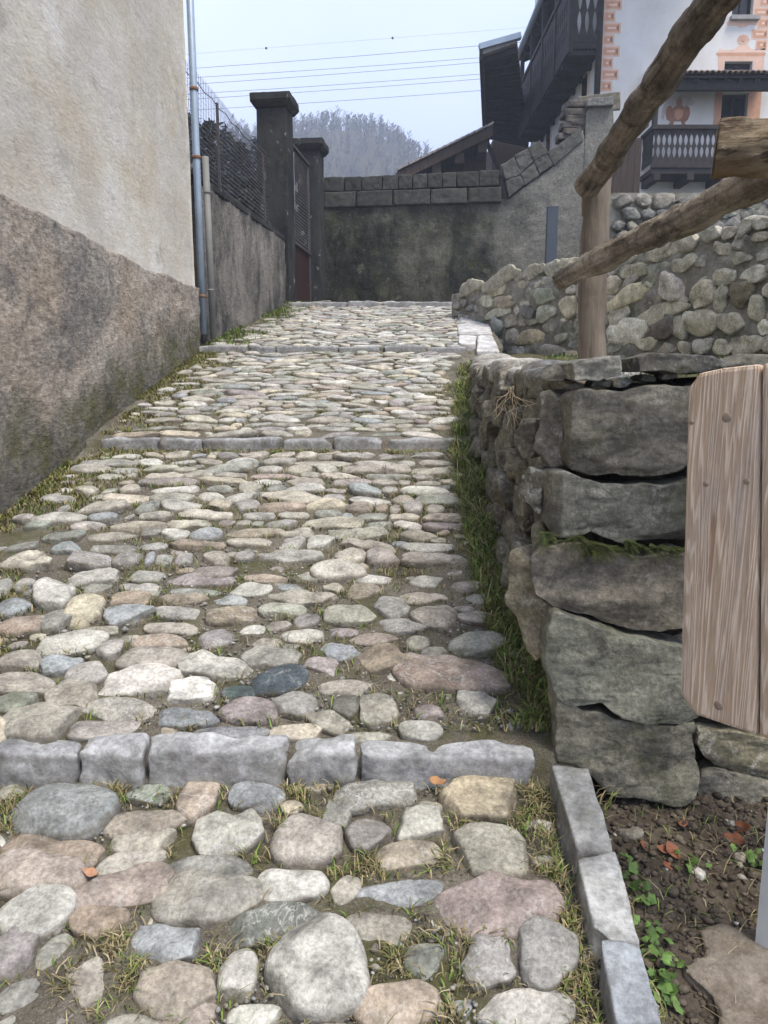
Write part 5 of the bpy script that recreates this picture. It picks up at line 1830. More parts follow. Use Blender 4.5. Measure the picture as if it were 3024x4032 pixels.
# plank gate left of the white wall
pg = empty('plank_gate', (at(*c2(900, 1065), 18).x, 18, at(*c2(900, 1065), 18).z), 'brown upright plank gate beside the ruined wall pillar', 'gate')
for k in range(5):
    xa_, xb_ = 800 + k * 36, 833 + k * 36
    a0, b0 = at(*c2(xa_, 1085), 18), at(*c2(xb_, 745 - k * 1), 18)
    v, f = boxv(at(*c2(xa_, 900), 18).x, at(*c2(xb_ + 1.5, 900), 18).x, 18, 18.03, a0.z, b0.z + random.uniform(-.03, .02))
    mk('plank', v, f, M['brown'], pg, smooth=False)
for yy in (800, 1010):
    a0, b0 = at(*c2(800, yy + 15), 18), at(*c2(978, yy - 15), 18)
    v, f = boxv(at(*c2(800, 900), 18).x, at(*c2(978, 900), 18).x, 18.032, 18.07, a0.z, b0.z)
    mk('ledge', v, f, M['brown'], pg, smooth=False)

# ------------------------------------------------------------------ the barn behind, with its deep overhang
br = empty('barn', (4.2, 27, 6), 'neighbouring barn with a deep dark overhanging roof left of the white house', 'barn')
M['oldbeam'] = flat('old_beam', (.30, .27, .25), .85, .2, 0, .3, 6, .3)
D_, C_, B_, A_ = dsp(1048, 294, 30), dsp(1142, 314, 30), dsp(1116, 92, 22), dsp(1043, 117, 22)
v, f = prism([D_, C_, B_, A_], (0, 0, .14))
rf = mk('roof', v, f, M['oldbeam'], br, smooth=False)
for k in range(15):
    t_ = (k + .5) / 15
    t_ = 1 - (1 - t_) ** 1.0
    p, q = D_.lerp(A_, t_) + Vector((.05, 0, -.07)), C_.lerp(B_, t_) + Vector((0, 0, -.07))
    v, f = obox(p, q, .12, .14)
    mk('purlin', v, f, M['timber'], rf, smooth=False)
v, f = obox(D_ + Vector((-.05, -.1, .02)), A_ + Vector((-.05, 0, .02)), .09, .26)
mk('verge_board', v, f, M['timber'], rf, smooth=False)
v, f = obox(A_ + Vector((-.1, 0, .16)), B_ + Vector((.1, 0, .16)), .2, .14)
mk('gutter', v, f, M['zincroof'], rf, smooth=False)
# barn wall below
p0, p1 = dsp(1062, 380, 27.5), dsp(1132, 290, 27.5)
v, f = boxv(dsp(1062, 380, 30.5).x, X0 + .2, 30.5, 34, 3, D_.z)
mk('wall', v, f, M['brown'], br, smooth=False)
v, f = obox(dsp(1046, 292, 30), dsp(1083, 385, 30), .14, .14)
mk('brace', v, f, M['timber'], br, smooth=False)

lr = empty('low_roof', (2, 25, 6), 'low brown tiled roof with a projecting beam, peeping over the boundary wall', 'roof')
R0, R1 = dsp(858, 380, 23.5), dsp(1064, 280, 23.5)
back_ = Vector((.3, 6, 0))
v, f = prism([R0, R1, R1 + back_, R0 + back_], (0, 0, .10))
mk('boarding', v, f, M['brown'], lr, smooth=False)
v, f = obox(R0 + Vector((0, -.05, -.06)), R1 + Vector((0, -.05, -.06)), .06, .24)
mk('verge_board', v, f, M['brown'], lr, smooth=False)
for k in range(16):
    p, q = R0.lerp(R1, k / 16), R0.lerp(R1, (k + 1.06) / 16)
    p, q = p + Vector((0, .02, .135)), q + Vector((0, .02, .155))
    v, f = obox(p, q, .35, .05)
    mk('roof_tile', v, f, M['tileroof'], lr, np.array((.32, .28, .26)) * random.uniform(.8, 1.2), smooth=False)
for t_ in (.18, .42, .66, .9):
    p = R0.lerp(R1, t_) + Vector((0, .05, -.33))
    v, f = obox(p + Vector((0, -.02, 0)), p + Vector((.3, 5.5, 0)), .26, .3)
    mk('purlin', v, f, M['brown'], lr, smooth=False)
v, f = prism([R0 + Vector((.6, .9, -.1)), R1 + Vector((-.05, .9, -.25)), Vector((R1.x - .05, R1.y + .9, 3)), Vector((R0.x + .6, R0.y + .9, 3))], (.1, 3, 0))
mk('wall', v, f, M['brown'], lr, smooth=False)

# ------------------------------------------------------------------ log fence on the terrace
t = NT('peeled_log', .85, .2)
oc = t.n.new('ShaderNodeTexCoord').outputs['Object']
ba = t.attr()
n1 = t.noise(5.5, 7, .68, None, .6)
c = t.mix(t.ramp(n1, (.34, 0.), (.62, 1.)), (.17, .14, .105), (.42, .37, .295))
c = t.mix(t.math('MULTIPLY', t.ramp(t.noise(9, 7, .72, t.map((1, 1, 1), (1, 2, 0)), .5), (.52, 0.), (.62, 1.)), .75), c, (.07, .053, .04))
c = t.mix(t.math('MULTIPLY', t.ramp(t.noise(7, 6, .7, t.map((1, 1, 1), (0, 2, 2))), (.58, 0.), (.66, 1.)), .6), c, (.40, .37, .32))
c = t.mix(1.0, c, ba, 'MULTIPLY')
t.attr('grain')
gv = t.map((5, 60, 60), vec=t.avec)
fib = t.noise(1.0, 5, .65, gv)
c = t.mix(1.0, c, t.ramp(fib, (.34, .5), (.66, 1.4)), 'MULTIPLY')
crk = t.noise(1.0, 3, .6, t.map((2.2, 34, 34), vec=t.avec))
c = t.mix(t.ramp(crk, (.66, 0.), (.7, 1.)), c, (.03, .022, .016))
c = t.mix(1.0, c, t.ramp(t.noise(90, 4, .7), (.3, .75), (.7, 1.25)), 'MULTIPLY')
h = t.math('ADD', t.noise(16, 7, .7), t.math('MULTIPLY', t.noise(110, 4, .7), .3))
h = t.math('ADD', h, t.math('MULTIPLY', fib, .8))
M['log'] = t.done(c, t.bump(h, .9, .015))
t = NT('peeled_post', .85, .2)
n1 = t.noise(7, 7, .65, t.map((3, 3, .35)), .4)
c = t.mix(t.ramp(n1, (.3, 0.), (.66, 1.)), (.12, .095, .07), (.26, .215, .165))
c = t.mix(t.math('MULTIPLY', t.ramp(t.noise(3.5, 6, .7), (.5, 0.), (.62, 1.)), .5), c, (.14, .115, .09))
M['postwood'] = t.done(c, t.bump(t.noise(9, 6, .7, t.map((5, 5, .5))), .8, .012))
t = NT('sawn_end', .9, .15)
c = t.mix(t.ramp(t.noise(9, 7, .7, t.map((1, 1, 5))), (.3, 0.), (.7, 1.)), (.26, .18, .10), (.52, .40, .25))
M['sawn'] = t.done(c, t.bump(t.noise(25, 6, .75, t.map((1, 1, 4))), 1, .02))
t = NT('split_log', .9, .15)
n1 = t.noise(7, 8, .72, t.map((1.2, 1.2, 9), (0, .05, 0)), .5)
c = t.mix(t.ramp(n1, (.3, 0.), (.62, 1.)), (.14, .10, .06), (.44, .35, .235))
c = t.mix(t.math('MULTIPLY', t.ramp(t.noise(4, 6, .7, t.map((1, 1, 3))), (.5, 0.), (.6, 1.)), .7), c, (.24, .15, .07))
c = t.mix(t.math('MULTIPLY', t.ramp(t.noise(6, 7, .7, t.map((1, 1, 4), (1, 0, 0))), (.55, 0.), (.62, 1.)), .8), c, (.035, .022, .014))
M['split'] = t.done(c, t.bump(n1, 1, .03))


def log(name, p0, p1, r0, r1, mat, parent, seed, bend=.01, amp=.006, nl=90, nr=36, tint=(1, 1, 1), cut=(True, True), knots=3):
    p0, p1 = Vector(p0), Vector(p1)
    d = (p1 - p0).normalized()
    s = d.cross(Vector((0, 0, 1)) if abs(d.z) < .9 else Vector((1, 0, 0))).normalized()
    u = s.cross(d)
    rg = np.random.default_rng(seed)
    L = (p1 - p0).length
    V = []
    kn = [(rg.uniform(.1, .9), rg.uniform(0, 6.28), rg.uniform(.1, .25)) for _ in range(knots)]
    for i in range(nl + 1):
        t_ = i / nl
        c = p0.lerp(p1, t_) + u * (bend * math.sin(math.pi * t_ * 1.3 + seed)) + s * (bend * .6 * math.sin(2.1 * t_ + seed * 2))
        r = r0 + (r1 - r0) * t_
        for k in range(nr):
            a_ = 2 * math.pi * k / nr
            rr = r
            for (kt, ka, kw) in kn:
                da = (a_ - ka + math.pi) % (2 * math.pi) - math.pi
                rr += r * .07 * math.exp(-((t_ - kt) * L / (r * 1.3)) ** 2 - (da / .6) ** 2)
            V.append(c + s * (math.cos(a_) * rr) + u * (math.sin(a_) * rr))
    V = np.array([tuple(p) for p in V])
    cen = np.repeat(np.array([tuple(p0.lerp(p1, i / nl)) for i in range(nl + 1)]), nr, 0)
    dr = V - cen
    dr /= np.linalg.norm(dr, axis=1, keepdims=True)
    n_ = fbm(V + seed, 11, 4)
    step = np.where(fbm(V + seed * 2.3, 8, 4) > .12, 1.0, 0) * amp * .8        # bark left in patches
    V = V + dr * (n_ * amp + step)[:, None]
    f = [[i * nr + k, i * nr + (k + 1) % nr, (i + 1) * nr + (k + 1) % nr, (i + 1) * nr + k] for i in range(nl) for k in range(nr)]
    f += [list(range(nr))[::-1], [nl * nr + k for k in range(nr)]]
    o = mk(name, V, f, mat, parent, tint)
    ga_ = o.data.attributes.new('grain', 'FLOAT_VECTOR', 'POINT')
    tt_ = np.repeat(np.linspace(0, L, nl + 1), nr)
    aa_ = np.tile(np.arange(nr) * 2 * math.pi / nr, nl + 1)
    ga_.data.foreach_set('vector', np.stack([tt_ + seed, np.cos(aa_) * r0, np.sin(aa_) * r0], 1).ravel())
    for w, (pp, sg) in enumerate(((p0, -1), (p1, 1))):
        if cut[w]:
            r = (r0, r1)[w] * .93
            ring = V[(0 if w == 0 else nl * nr):(nr if w == 0 else nl * nr + nr)]
            cc = ring.mean(0)
            e = cc + (ring - cc) * .95 + np.array(tuple(d)) * sg * .003
            mk('cut_end', np.vstack([e, [cc + np.array(tuple(d)) * sg * .004]]), [[k, (k + 1) % nr, nr] for k in range(nr)], M['sawn'], o, smooth=False)
    return o


pbase = dsp(1281, 790, 3.2)
lf = empty('log_fence', tuple(pbase), 'rustic peeled log fence with an upright post and two rails', 'fence')
ptop = dsp(1290, 372, 3.2)
log('post', pbase + Vector((0, 0, -.15)), ptop, .052, .055, M['postwood'], lf, 3, .006, .004, 70, 32, cut=(False, True), knots=2)
r1a, r1b = dsp(1268, 396, 3.10), dsp(1640, -130, 1.80)
log('rail', r1a, r1b, .046, .045, M['log'], lf, 5, .012, .006, 140, 40, (.72, .7, .7), knots=5)
r2a, r2b = dsp(1212, 612, 3.08), dsp(1915, 222, 1.90)
log('rail', r2a, r2b, .039, .056, M['log'], lf, 8, .012, .007, 140, 40, (1.0, .98, .95), knots=5)
r3a, r3b = dsp(1546, 326, 1.95), dsp(2010, 312, 1.80)
log('rail', r3a, r3b, .062, .066, M['split'], lf, 12, .003, .007, 90, 48, (.95, .8, .65), knots=1)

log('post', (1.30, 1.84, .15), (1.30, 1.84, CZ + 1.2), .056, .052, M['postwood'], lf, 4, .004, .004, 70, 32, cut=(False, True), knots=2)

# ------------------------------------------------------------------ the wooden sign seen from behind its edge
t = NT('weathered_board', .8, .2)
P3 = t.pos()
wv = t.noise(2.4, 3, .5, t.map((6, 6, .22)), .25)
rings = t.math('SINE', t.math('MULTIPLY', wv, 120.0))
c = t.mix(t.ramp(rings, (.0, 0.), (.8, 1.)), (.50, .375, .27), (.70, .575, .45))
c = t.mix(t.math('MULTIPLY', t.ramp(t.noise(3.2, 5, .6, t.map((4, 4, .5), (0, 0, 1))), (.5, 0.), (.66, 1.)), .55), c, (.42, .37, .335))
c = t.mix(t.math('MULTIPLY', t.ramp(t.noise(5, 5, .6, t.map((6, 6, .35), (0, 0, 2))), (.58, 0.), (.66, 1.)), .6), c, (.30, .15, .07))
c = t.mix(1.0, c, t.ramp(t.noise(30, 5, .7, t.map((6, 6, .5))), (.3, .78), (.7, 1.2)), 'MULTIPLY')
M['board'] = t.done(c, t.bump(rings, .25, .002))
M['galv'] = flat('galvanised_steel', (.58, .60, .58), .6, .4, .1, .15, 9, .05)
M['screw'] = flat('screw_plug', (.30, .235, .18), .6, .4, .1, .2, 60, .1)

SL, SR = dsp(1485, 1200, 1.78), dsp(1659, 1200, 1.64)
SD = Vector((SR.x - SL.x, SR.y - SL.y, 0)).normalized()
SN = Vector((SD.y, -SD.x, 0))
if SN.y > 0:
    SN = -SN
spost = Vector((.93, 1.80, 0))
sg_ = empty('wooden_sign', (.93, 1.8, .25), 'weathered wooden plank sign on a galvanised post at the right edge', 'sign')


def plank(q, name='plank', th=.032, bev=.010):
    pts = [on_plane(x * 1.8228, y * 1.8228, SL, SN) for x, y in q]
    v, f = prism(pts, -SN * th)
    o = mk(name, v, f, M['board'], sg_, smooth=False)
    bm = bmesh.new()
    bm.from_mesh(o.data)
    bmesh.ops.recalc_face_normals(bm, faces=bm.faces)
    bmesh.ops.bevel(bm, geom=list(bm.edges), offset=bev, segments=2, affect='EDGES', profile=.6)
    bm.to_mesh(o.data)
    bm.free()
    return o


plank([(1468, 1498), (1502, 1546), (1634, 1590), (1640, 786), (1560, 795), (1508, 806), (1486, 838)])
plank([(1639, 1592), (1790, 1640), (1795, 775), (1645, 785)])
plank([(1796, 1642), (1930, 1655), (1960, 1600), (1960, 830), (1930, 790), (1801, 774)])
for x, y, r in ((1570, 902, .0115), (1552, 1524, .0115), (1525, 1045, .007), (1613, 1040, .0075), (1494, 912, .006), (1700, 905, .0115), (1700, 1560, .0115)):
    c = on_plane(x * 1.8228, y * 1.8228, SL, SN)
    out = super_outline(2 * r, 2 * r, 16, 2, 0, 1)
    v, f = pebble(out, c - SN * .001, SD, (0, 0, 1), SN, .004, .004, 4, .6, 0, 1, 0, 1, 1)
    mk('screw', v, f, M['screw'], sg_)
pc = on_plane(1698 * 1.8228, 1400 * 1.8228, SL, SN) - SN * .075
v, f = obox((pc.x + .0, pc.y, .2), (pc.x, pc.y, CZ - .08), .05, .05, (SN.x, SN.y, 0))
mk('post', v, f, M['galv'], sg_, smooth=False)
for zz in (CZ - .2, CZ - .62):
    v, f = obox(pc + SN * .035 + SD * -.13 + Vector((0, 0, zz - pc.z)), pc + SN * .035 + SD * .2 + Vector((0, 0, zz - pc.z)), .012, .05)
    mk('bracket', v, f, M['galv'], sg_, smooth=False)
t = NT('earthy_concrete', .95, .1)
c = t.mix(t.ramp(t.noise(9, 7, .7), (.36, 0.), (.62, 1.)), (.2, .165, .125), (.34, .295, .24))
c = t.mix(1.0, c, t.ramp(t.noise(45, 5, .8), (.3, .6), (.7, 1.3)), 'MULTIPLY')
M['footing'] = t.done(c, t.bump(t.noise(40, 6, .8), .8, .02))
out = super_outline(.56, .50, 60, 2.4, .09, 5, 0)
out = resample(out, 120, 0)
v, f = pebble(out, (pc.x + .05, pc.y - .17, .225), (1, 0, 0), (0, 1, .12), (0, -.1, 1), .045, .1, 46, .3, .045, 9, 2, 5, 2)
mk('footing', v, f, M['footing'], sg_)

# ------------------------------------------------------------------ the soil bed: clods, chips, ivy, dead leaves, straw
def bz(x, y):
    return bed_z(np.atleast_1d(np.array(x, float)), np.atleast_1d(np.array(y, float)))


m = 5200
x, y = RNG.uniform(.58, 1.6, m), RNG.uniform(1.1, 2.3, m)
gravel('soil_clods', x, y, bz(x, y), np.exp(RNG.normal(math.log(.0065), .5, m)).clip(.003, .02), ['so', 'so', 'so', 'dt'])
bpy.data.objects['soil_clods'].data.materials[0] = M['clod'] = stone_mat('soil_clod', 0, .5, 1.5, 0, 0, .8)
m = 110
x, y = RNG.uniform(.6, 1.5, m), RNG.uniform(1.2, 2.2, m)
gravel('soil_chips', x, y, bz(x, y), np.exp(RNG.normal(math.log(.007), .5, m)).clip(.004, .022), ['lg', 'be', 'gt', 'w', 'g'])
for o_ in ('soil_clods', 'soil_chips'):
    tag(bpy.data.objects[o_], {'soil_clods': 'dark crumbly clods of soil in the bed below the wall', 'soil_chips': 'pale stone chips scattered on the soil bed'}[o_], 'soil' if o_ == 'soil_clods' else 'chips', None, 'stuff')


def bedpt(px, py):
    d = ray(px, py)
    ys_ = np.arange(1.0, 2.6, .004)
    zz = CZ + ys_ * d.z / d.y
    xx = ys_ * d.x / d.y
    gz = bz(xx, ys_)
    k = int(np.argmax(zz <= gz))
    return Vector((xx[k], ys_[k], gz[k]))


def ivy(cs, label, seed):
    rg = np.random.default_rng(seed)
    e = Acc()
    for c in cs:
        c = Vector(c)
        for k in range(int(rg.integers(2, 4))):
            p = c + Vector((rg.normal(0, .02), rg.normal(0, .03), rg.uniform(.006, .035)))
            r = rg.uniform(.007, .0165)
            nrm = Vector((rg.normal(0, .6), -.35 + rg.normal(0, .5), 1)).normalized()
            a_ = rg.uniform(0, 6.28)
            ex = Vector((math.cos(a_), math.sin(a_), 0))
            ex = (ex - nrm * ex.dot(nrm)).normalized()
            ey = nrm.cross(ex)
            V = [p]
            for q in range(15):
                th = 2 * math.pi * q / 15
                rr = r * (1 + .2 * math.cos(5 * th)) * (.45 if q == 0 else 1)
                V.append(p + ex * math.cos(th) * rr + ey * math.sin(th) * rr + nrm * (-.18 * r * (1 + math.cos(2 * th))))
            e.add(V, [[0, 1 + q, 1 + (q + 1) % 15] for q in range(15)], np.array((.10, .175, .045)) * rg.uniform(.5, 1.4))
            e.add(*tube([c + Vector((rg.normal(0, .006), rg.normal(0, .006), -.005)), (c + p) / 2 + Vector((0, 0, .004)), p], .0009, 4), tint=(.12, .13, .05))
    return tag(e.build('ground_ivy', M['leaf']), label, 'plant', 'ground ivy plants')


IV = [([(920, 1130), (945, 1150), (925, 1180), (960, 1195)], 'ground ivy at the top end of the kerb row, below the wall'), ([(985, 1230), (940, 1250), (1020, 1290), (975, 1320)], 'small ground ivy sprigs midway along the kerb'),
      ([(1000, 1390), (1030, 1400), (1045, 1470), (1010, 1490), (1050, 1530)], 'ground ivy trailing down beside the middle kerb block'), ([(1080, 1590), (1060, 1620), (1110, 1620), (1140, 1650), (1085, 1660), (1030, 1560)], 'broad leafed clump of ground ivy beside the lowest kerb block'),
      ([(1090, 1740), (1120, 1760), (1080, 1770), (1110, 1810), (1130, 1830), (1090, 1800), (1060, 1720)], 'lowest clump of ground ivy at the bottom edge'), ([(1190, 1110), (1215, 1130), (1245, 1110), (1200, 1150)], 'ground ivy beside the pale chip on the soil'),
      ([(1570, 1080), (1590, 1110), (1560, 1100)], 'ground ivy sprig next to the sign post')]
for k, (pts, lab) in enumerate(IV):
    ivy([bedpt(*c5(*p)) for p in pts], lab, 60 + k)
M['deadleaf'] = flat('dead_leaf', (.22, .09, .05), .75, .25, 0, .4, 40, .2)


def dead_leaf(c, r, seed, label, mat=None):
    rg = np.random.default_rng(seed)
    a_ = rg.uniform(0, 6.28)
    ex = Vector((math.cos(a_), math.sin(a_), rg.normal(0, .3))).normalized()
    nrm = Vector((rg.normal(0, .4), -.5, 1)).normalized()
    ey = nrm.cross(ex).normalized()
    V, Fc = [], []
    N = 7
    for i in range(N + 1):
        t_ = i / N
        w = math.sin(math.pi * min(t_ * .97 + .03, 1)) ** .7 * r * .55 * (1 + .2 * math.sin(9 * t_ + seed))
        m_ = Vector(c) + ex * ((t_ - .5) * 2 * r) + nrm * (r * .5 * (2 * t_ - 1) ** 2 + .006)
        for s in (-1, 0, 1):
            V.append(m_ + ey * (s * w) + nrm * (abs(s) * w * .6))
    for i in range(N):
        for s in (0, 1):
            Fc.append([i * 3 + s, i * 3 + s + 1, (i + 1) * 3 + s + 1, (i + 1) * 3 + s])
    o = mk('dead_leaf', V, Fc, mat or M['deadleaf'])
    sm = o.modifiers.new('thickness', 'SOLIDIFY')
    sm.thickness = .0008
    return tag(o, label, 'leaf', 'dead leaves')


for k, (px, py, r, lab) in enumerate([(990, 1010, .028, 'long dead leaf beside the buried stone'), (1090, 1030, .026, 'curled red brown dead leaf, left of the cupped pair'), (1150, 1045, .03, 'curled red brown dead leaf, right of the cupped pair'),
                                      (1140, 1110, .02, 'torn dead leaf below the cupped pair'), (1200, 885, .022, 'dead leaf under the mossy foundation stone'), (1520, 905, .035, 'large dead leaf under the right wall stone'), (1490, 970, .032, 'dead leaf lying in front of the right wall stones'),
                                      ]):
    p = bedpt(*c5(px, py))
    dead_leaf(p, r, k + 3, lab)
p = gp(1718, 3102)
dead_leaf(p + Vector((0, 0, .012)), .03, 31, 'tan curled dead leaf on the cobbles below the nearest step', flat('tan_leaf', (.40, .22, .11), .8, .2, 0, .3, 40, .2))
p = gp(345, 3452)
dead_leaf(p + Vector((0, 0, .006)), .022, 34, 'flat orange brown dead leaf among the left cobbles', flat('orange_leaf', (.42, .23, .14), .8, .2, 0, .3, 40, .2))
g3 = Grass()
x, y = RNG.uniform(.6, 1.5, 260), RNG.uniform(1.25, 2.25, 260)
g3.blades(x, y, bz(x, y) - .003, .07, DRY, 1.6, .0011)
x, y = RNG.uniform(.56, .66, 300), RNG.uniform(1.2, 2.15, 300)
g3.blades(x, y, bz(x, y) - .003, .04, GREEN + OLIVE, 1.2, .0016)
x, y = RNG.uniform(.7, 1.4, 160), RNG.uniform(1.6, 2.2, 160)
g3.blades(x, y, bz(x, y) - .003, .05, GREEN + OLIVE, 1.2, .0014)
g3.build('bed_straw', 'dry straw and thin grass blades on the soil bed', 'grass')
# two half buried stones of the bed
for k, (px, py, w, h, tn, lab) in enumerate([(930, 930, 190, 90, (.2, .185, .15), 'half buried brown stone in the soil beside the kerb'), (1295, 1145, 70, 60, (.55, .53, .48), 'pale angular stone chip lying on the soil bed'), (1510, 1070, 60, 60, (.3, .27, .23), 'grey brown lump of stone near the sign post')]):
    p = bedpt(*c5(px, py))
    s = .738 * 2.0 / F
    out = super_outline(w * s, h * s * 1.3, 24, 2.5, .08, 80 + k, 5)
    v, f = pebble(out, p, (.95, -.3, 0), (.3, .95, 0), (0, 0, 1), h * s * .4, .02, 7, .5, .006, 20, 4, 80 + k, 2)
    tag(mk('loose_stone', v, f, M['rubble'], None, tn), lab, 'stone', 'loose stones')
# dry creeper hanging on the wall corner
a = Acc()
rg = np.random.default_rng(5)
for k in range(14):
    p = Vector(at(*c4(390 + rg.normal(0, 14), 215 + rg.uniform(0, 60)), 2.5)) + Vector((-.07, -.05, 0))
    pts = [p]
    d = Vector((rg.normal(0, .4), rg.normal(0, .3), -1))
    for q in range(7):
        d = (d + Vector((rg.normal(0, .5), rg.normal(0, .4), rg.normal(-.15, .3)))).normalized()
        p = p + d * .018
        pts.append(p)
    a.add(*tube(pts, .0009, 4), tint=(.36, .28, .17))
tag(a.build('dry_creeper', M['leaf']), 'dry straw coloured creeper hanging on the corner of the dry stone wall', 'creeper')

# ------------------------------------------------------------------ overhead lines
M['cable'] = flat('cable', (.06, .065, .075), .6, .3, 0, .1, 1, 0)
LN = [((426, 147), (1042, 98)), ((443, 166), (1042, 124)), ((463, 178.5), (1042, 134)), ((471, 199), (1042, 159.5)), ((475, 210), (1042, 170)), ((503, 232), (1042, 195))]
LL = ['topmost dark overhead line of the close bunch', 'second overhead line from the top of the close bunch', 'third overhead line from the top of the close bunch',
      'fourth overhead line from the top of the close bunch', 'fifth overhead line, second lowest', 'lowest overhead line, just above the gate pillar']
for (a_, b_), lab in zip(LN, LL):
    sx = (b_[1] - a_[1]) / (b_[0] - a_[0])
    pts = []
    for x in np.linspace(-300, 1500, 25):
        u = (x - 420) / 640
        p = dsp(x, a_[1] + (x - a_[0]) * sx + 7 * (u - u * u if 0 < u < 1 else 0), 52)
        pts.append(p)
    v, f = tube(pts, .0125, 5)
    tag(mk('overhead_line', v, f, M['cable']), lab, 'cable', 'overhead lines')
pts = [dsp(x, 116 - (x - 420) * .079, 70) for x in np.linspace(-300, 1500, 25)]
v, f = tube(pts, .007, 5)
ol = tag(mk('overhead_line', v, f, M['cable']), 'faint high overhead line carrying two dark marker balls', 'cable', 'overhead lines')
for x, y in ((575, 104), (848, 82)):
    c = dsp(x, y, 70)
    out = super_outline(.2, .2, 14, 2, 0, 1)
    v, f = pebble(out, c, (1, 0, 0), (0, 0, 1), (0, -1, 0), .1, .1, 5, 1, 0, 1, 0, 1, 4)
    mk('marker_ball', v, f, M['cable'], ol)

# ------------------------------------------------------------------ hills, the far wood and the conifers behind the fence
t = NT('wooded_hill', .95, .05)
c = t.mix(t.ramp(t.noise(.03, 8, .7), (.38, 0.), (.62, 1.)), (.055, .05, .035), (.10, .085, .06))
M['hill'] = t.done(c)
RIDGE_X = np.array([-400, 100, 380, 540, 640, 720, 800, 860, 905, 960, 1100, 1300, 1700, 2400])
RIDGE_Y = np.array([370, 365, 340, 325, 316, 304, 318, 344, 378, 410, 445, 450, 440, 430])
HD = 220.0


def hill_z(x, y):
    dx = 829.5 + 1640 * x / HD
    vv = (1106 - np.interp(dx, RIDGE_X, RIDGE_Y)) / 1640
    top = CZ + (-SP + vv * CP) / (CP + vv * SP) * HD
    k = np.clip((y - 90) / (HD - 90), 0, 1)
    k = k * k * (3 - 2 * k)
    b = np.clip((y - HD) / 170, 0, 1)
    P = np.stack([x, y, np.zeros_like(x)], 1)
    return 2.2 + (top - 2.2) * k * (1 - .5 * b) + fbm(P, .03, 4) * 2 * k


ysh = np.arange(88, 440, 6.0)
hill = grid_mesh('hill', lambda y: (-300, 320), ysh, 110, hill_z, M['hill'])
tag(hill, kind='structure')
a = Acc()
rg = np.random.default_rng(2)
nt_ = 3600
hx, hy = rg.uniform(-90, 48, nt_), 120 + (HD + 4 - 120) * rg.random(nt_) ** .8
hz_ = hill_z(hx, hy)
bv, bf, bt, nn_ = [], [], [], 0
for k in range(nt_):
    hgt = rg.uniform(2.4, 5.4) * (1.25 if rg.random() < .05 else 1)
    b = np.array([hx[k], hy[k], hz_[k] - .5])
    col = np.array((.07, .06, .05)) * rg.uniform(.5, 1.6) if rg.random() > .15 else np.array((.05, .065, .035))
    w = .1
    V = [b + (-w, 0, 0), b + (w, 0, 0), b + (0, 0, hgt)]
    Fq = [[0, 1, 2]]
    for q in range(22):
        t0 = rg.uniform(.25, .95)
        an = rg.uniform(0, 6.283)
        L = hgt * .34 * (1.1 - t0 * .7) * rg.uniform(.6, 1.2)
        p0 = b + (0, 0, hgt * t0)
        dv = np.array((math.cos(an) * .8, math.sin(an) * .4, rg.uniform(.5, 1.1)))
        p1 = p0 + dv * L
        sw = np.array((.5, 0, -.3)) * rg.uniform(.04, .22)
        m_ = len(V)
        V += [p0 - sw * .4, p0 + sw * .4, p1 + sw, p1 - sw]
        Fq.append([m_, m_ + 1, m_ + 2, m_ + 3])
    a.add(np.array(V), Fq, col)
wd_ = a.build('bare_wood', M['leaf'], None, False)
tag(wd_, 'hazy mass of bare winter trees covering the far hill', 'wood', None, 'stuff')


def conifer(c, h, r, col, label, seed):
    rg = np.random.default_rng(seed)
    e = empty('conifer_tree', c, label, 'tree', 'conifers behind the fence')
    v, f = tube([Vector(c) + Vector((0, 0, h * k / 6)) for k in range(7)], [.03 * h * (1 - k / 6.3) * .5 + .02 for k in range(7)], 8)
    mk('trunk', v, f, M['bark'], e)
    a = Acc()
    n = int(80 + h * 12)
    for k in range(n):
        t_ = .06 + .93 * (k / n)
        z = c[2] + h * t_
        rr = r * (1 - t_) ** .8 * rg.uniform(.6, 1.12) + .1
        an = k * 2.399 + rg.normal(0, .3)
        d = np.array((math.cos(an), math.sin(an), -.25 + .3 * t_))
        s = np.array((-math.sin(an), math.cos(an), 0))
        m = int(9 + rr * 16)
        for q in range(m):
            u = rg.uniform(.12, 1)
            p = np.array((c[0], c[1], z)) + d * rr * u + s * rg.normal(0, .16 * rr * (1.15 - u)) + np.array((0, 0, rg.normal(0, .05) - .18 * rr * u * u))
            L = rg.uniform(.14, .34)
            dd = d * .7 + s * rg.normal(0, .6) + np.array((0, 0, rg.normal(-.25, .3)))
            ww = np.cross(dd, rg.normal(size=3))
            ww = ww / max(np.linalg.norm(ww), 1e-6) * rg.uniform(.03, .075)
            a.add(np.array([p - ww, p + ww, p + dd * L * .7 + ww * .7, p + dd * L]), [[0, 1, 2, 3]], np.array(col) * rg.uniform(.5, 1.5))
    mk('crown', np.concatenate(a.v), a.f, M['leaf'], e, np.concatenate(a.t), False)


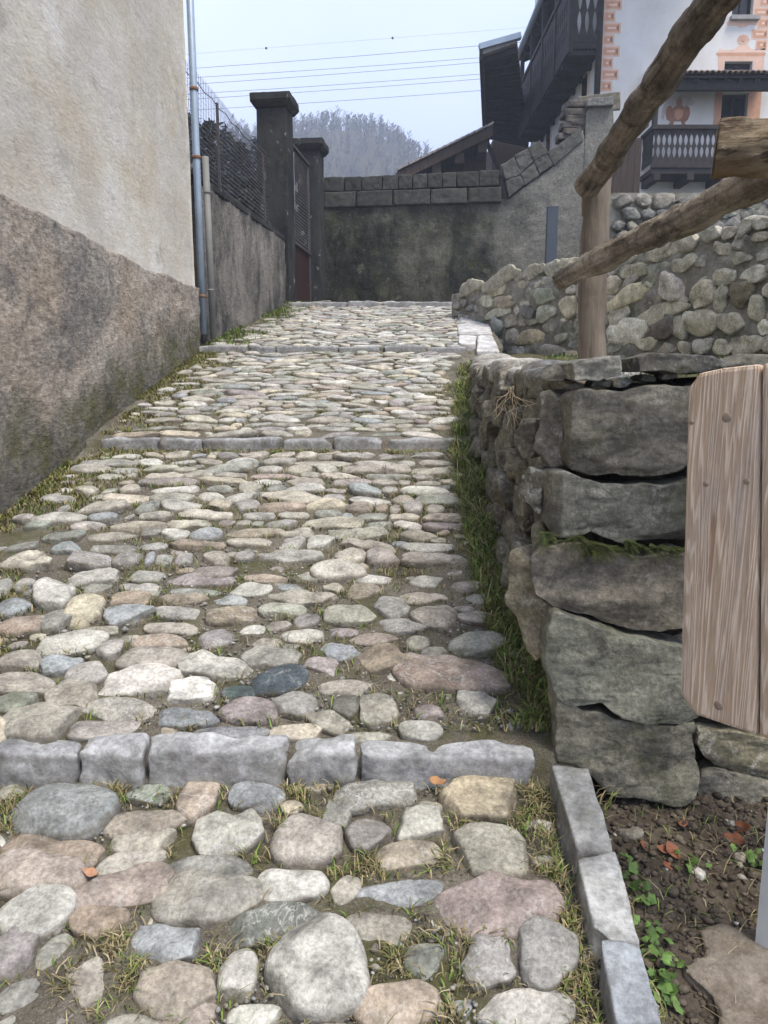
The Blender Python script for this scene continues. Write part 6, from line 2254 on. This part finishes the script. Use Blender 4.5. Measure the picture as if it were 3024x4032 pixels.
M['bark'] = flat('bark', (.06, .05, .04), .9, .1, 0, .3, 10, .4)
for k, (px, py, Yd, wpx, col, lab) in enumerate([(452, 255, 27, 44, (.022, .034, .018), 'dark conifer nearest the house corner, seen through the fence'), (487, 272, 33, 40, (.028, .042, .026), 'dark conifer behind the fence post'),
                                                 (520, 300, 28, 40, (.02, .032, .02), 'shorter dark conifer left of the gate pillar'), (556, 292, 36, 44, (.03, .05, .045), 'bluish conifer just left of the gate pillar'),
                                                 (415, 240, 32, 50, (.022, .034, .018), 'tall conifer mostly hidden by the house corner'), (588, 330, 30, 36, (.022, .034, .02), 'low conifer hidden behind the nearer gate pillar'), (380, 262, 26, 50, (.022, .034, .018), 'conifer wholly behind the plastered house')]):
    if k == 6:
        continue
    tip = dsp(px, py, Yd)
    conifer((tip.x, tip.y, 2.0), tip.z - 2.0, wpx * Yd / 1640 * 1.9, col, lab, 20 + k)
# a rough hedge between the fence and the conifers
a = Acc()
rg = np.random.default_rng(9)
for k in range(24000):
    p = np.array((rg.uniform(-7.5, -2.3), rg.uniform(15.8, 18.5), 2 + 3.6 * rg.random() ** .8))
    p[2] *= 1 + .12 * math.sin(p[0] * 2.3)
    d, w = rg.normal(size=3) * .10, rg.normal(size=3) * .04
    a.add(np.array([p - w, p + w, p + d]), [[0, 1, 2]], np.array((.028, .034, .02)) * rg.uniform(.5, 1.7))
hg = a.build('hedge', M['leaf'], None, False)
tag(hg, 'dark rough hedge low behind the wire fence', 'hedge')

# ------------------------------------------------------------------ the air
v, f = boxv(-460, 460, -48, 460, -4.6, 88)
hz = mk('haze', v, f, M['field'], smooth=False)
hm = bpy.data.materials.new('haze_air')
hm.use_nodes = True
hm.node_tree.nodes.clear()
ho = hm.node_tree.nodes.new('ShaderNodeOutputMaterial')
hv = hm.node_tree.nodes.new('ShaderNodeVolumePrincipled')
hv.inputs['Color'].default_value = (.76, .86, 1.0, 1)
hv.inputs['Density'].default_value = .0027
hv.inputs['Anisotropy'].default_value = .2
hm.node_tree.links.new(hv.outputs['Volume'], ho.inputs['Volume'])
hz.data.materials[0] = hm
hm.cycles.homogeneous_volume = True
tag(hz, kind='stuff')
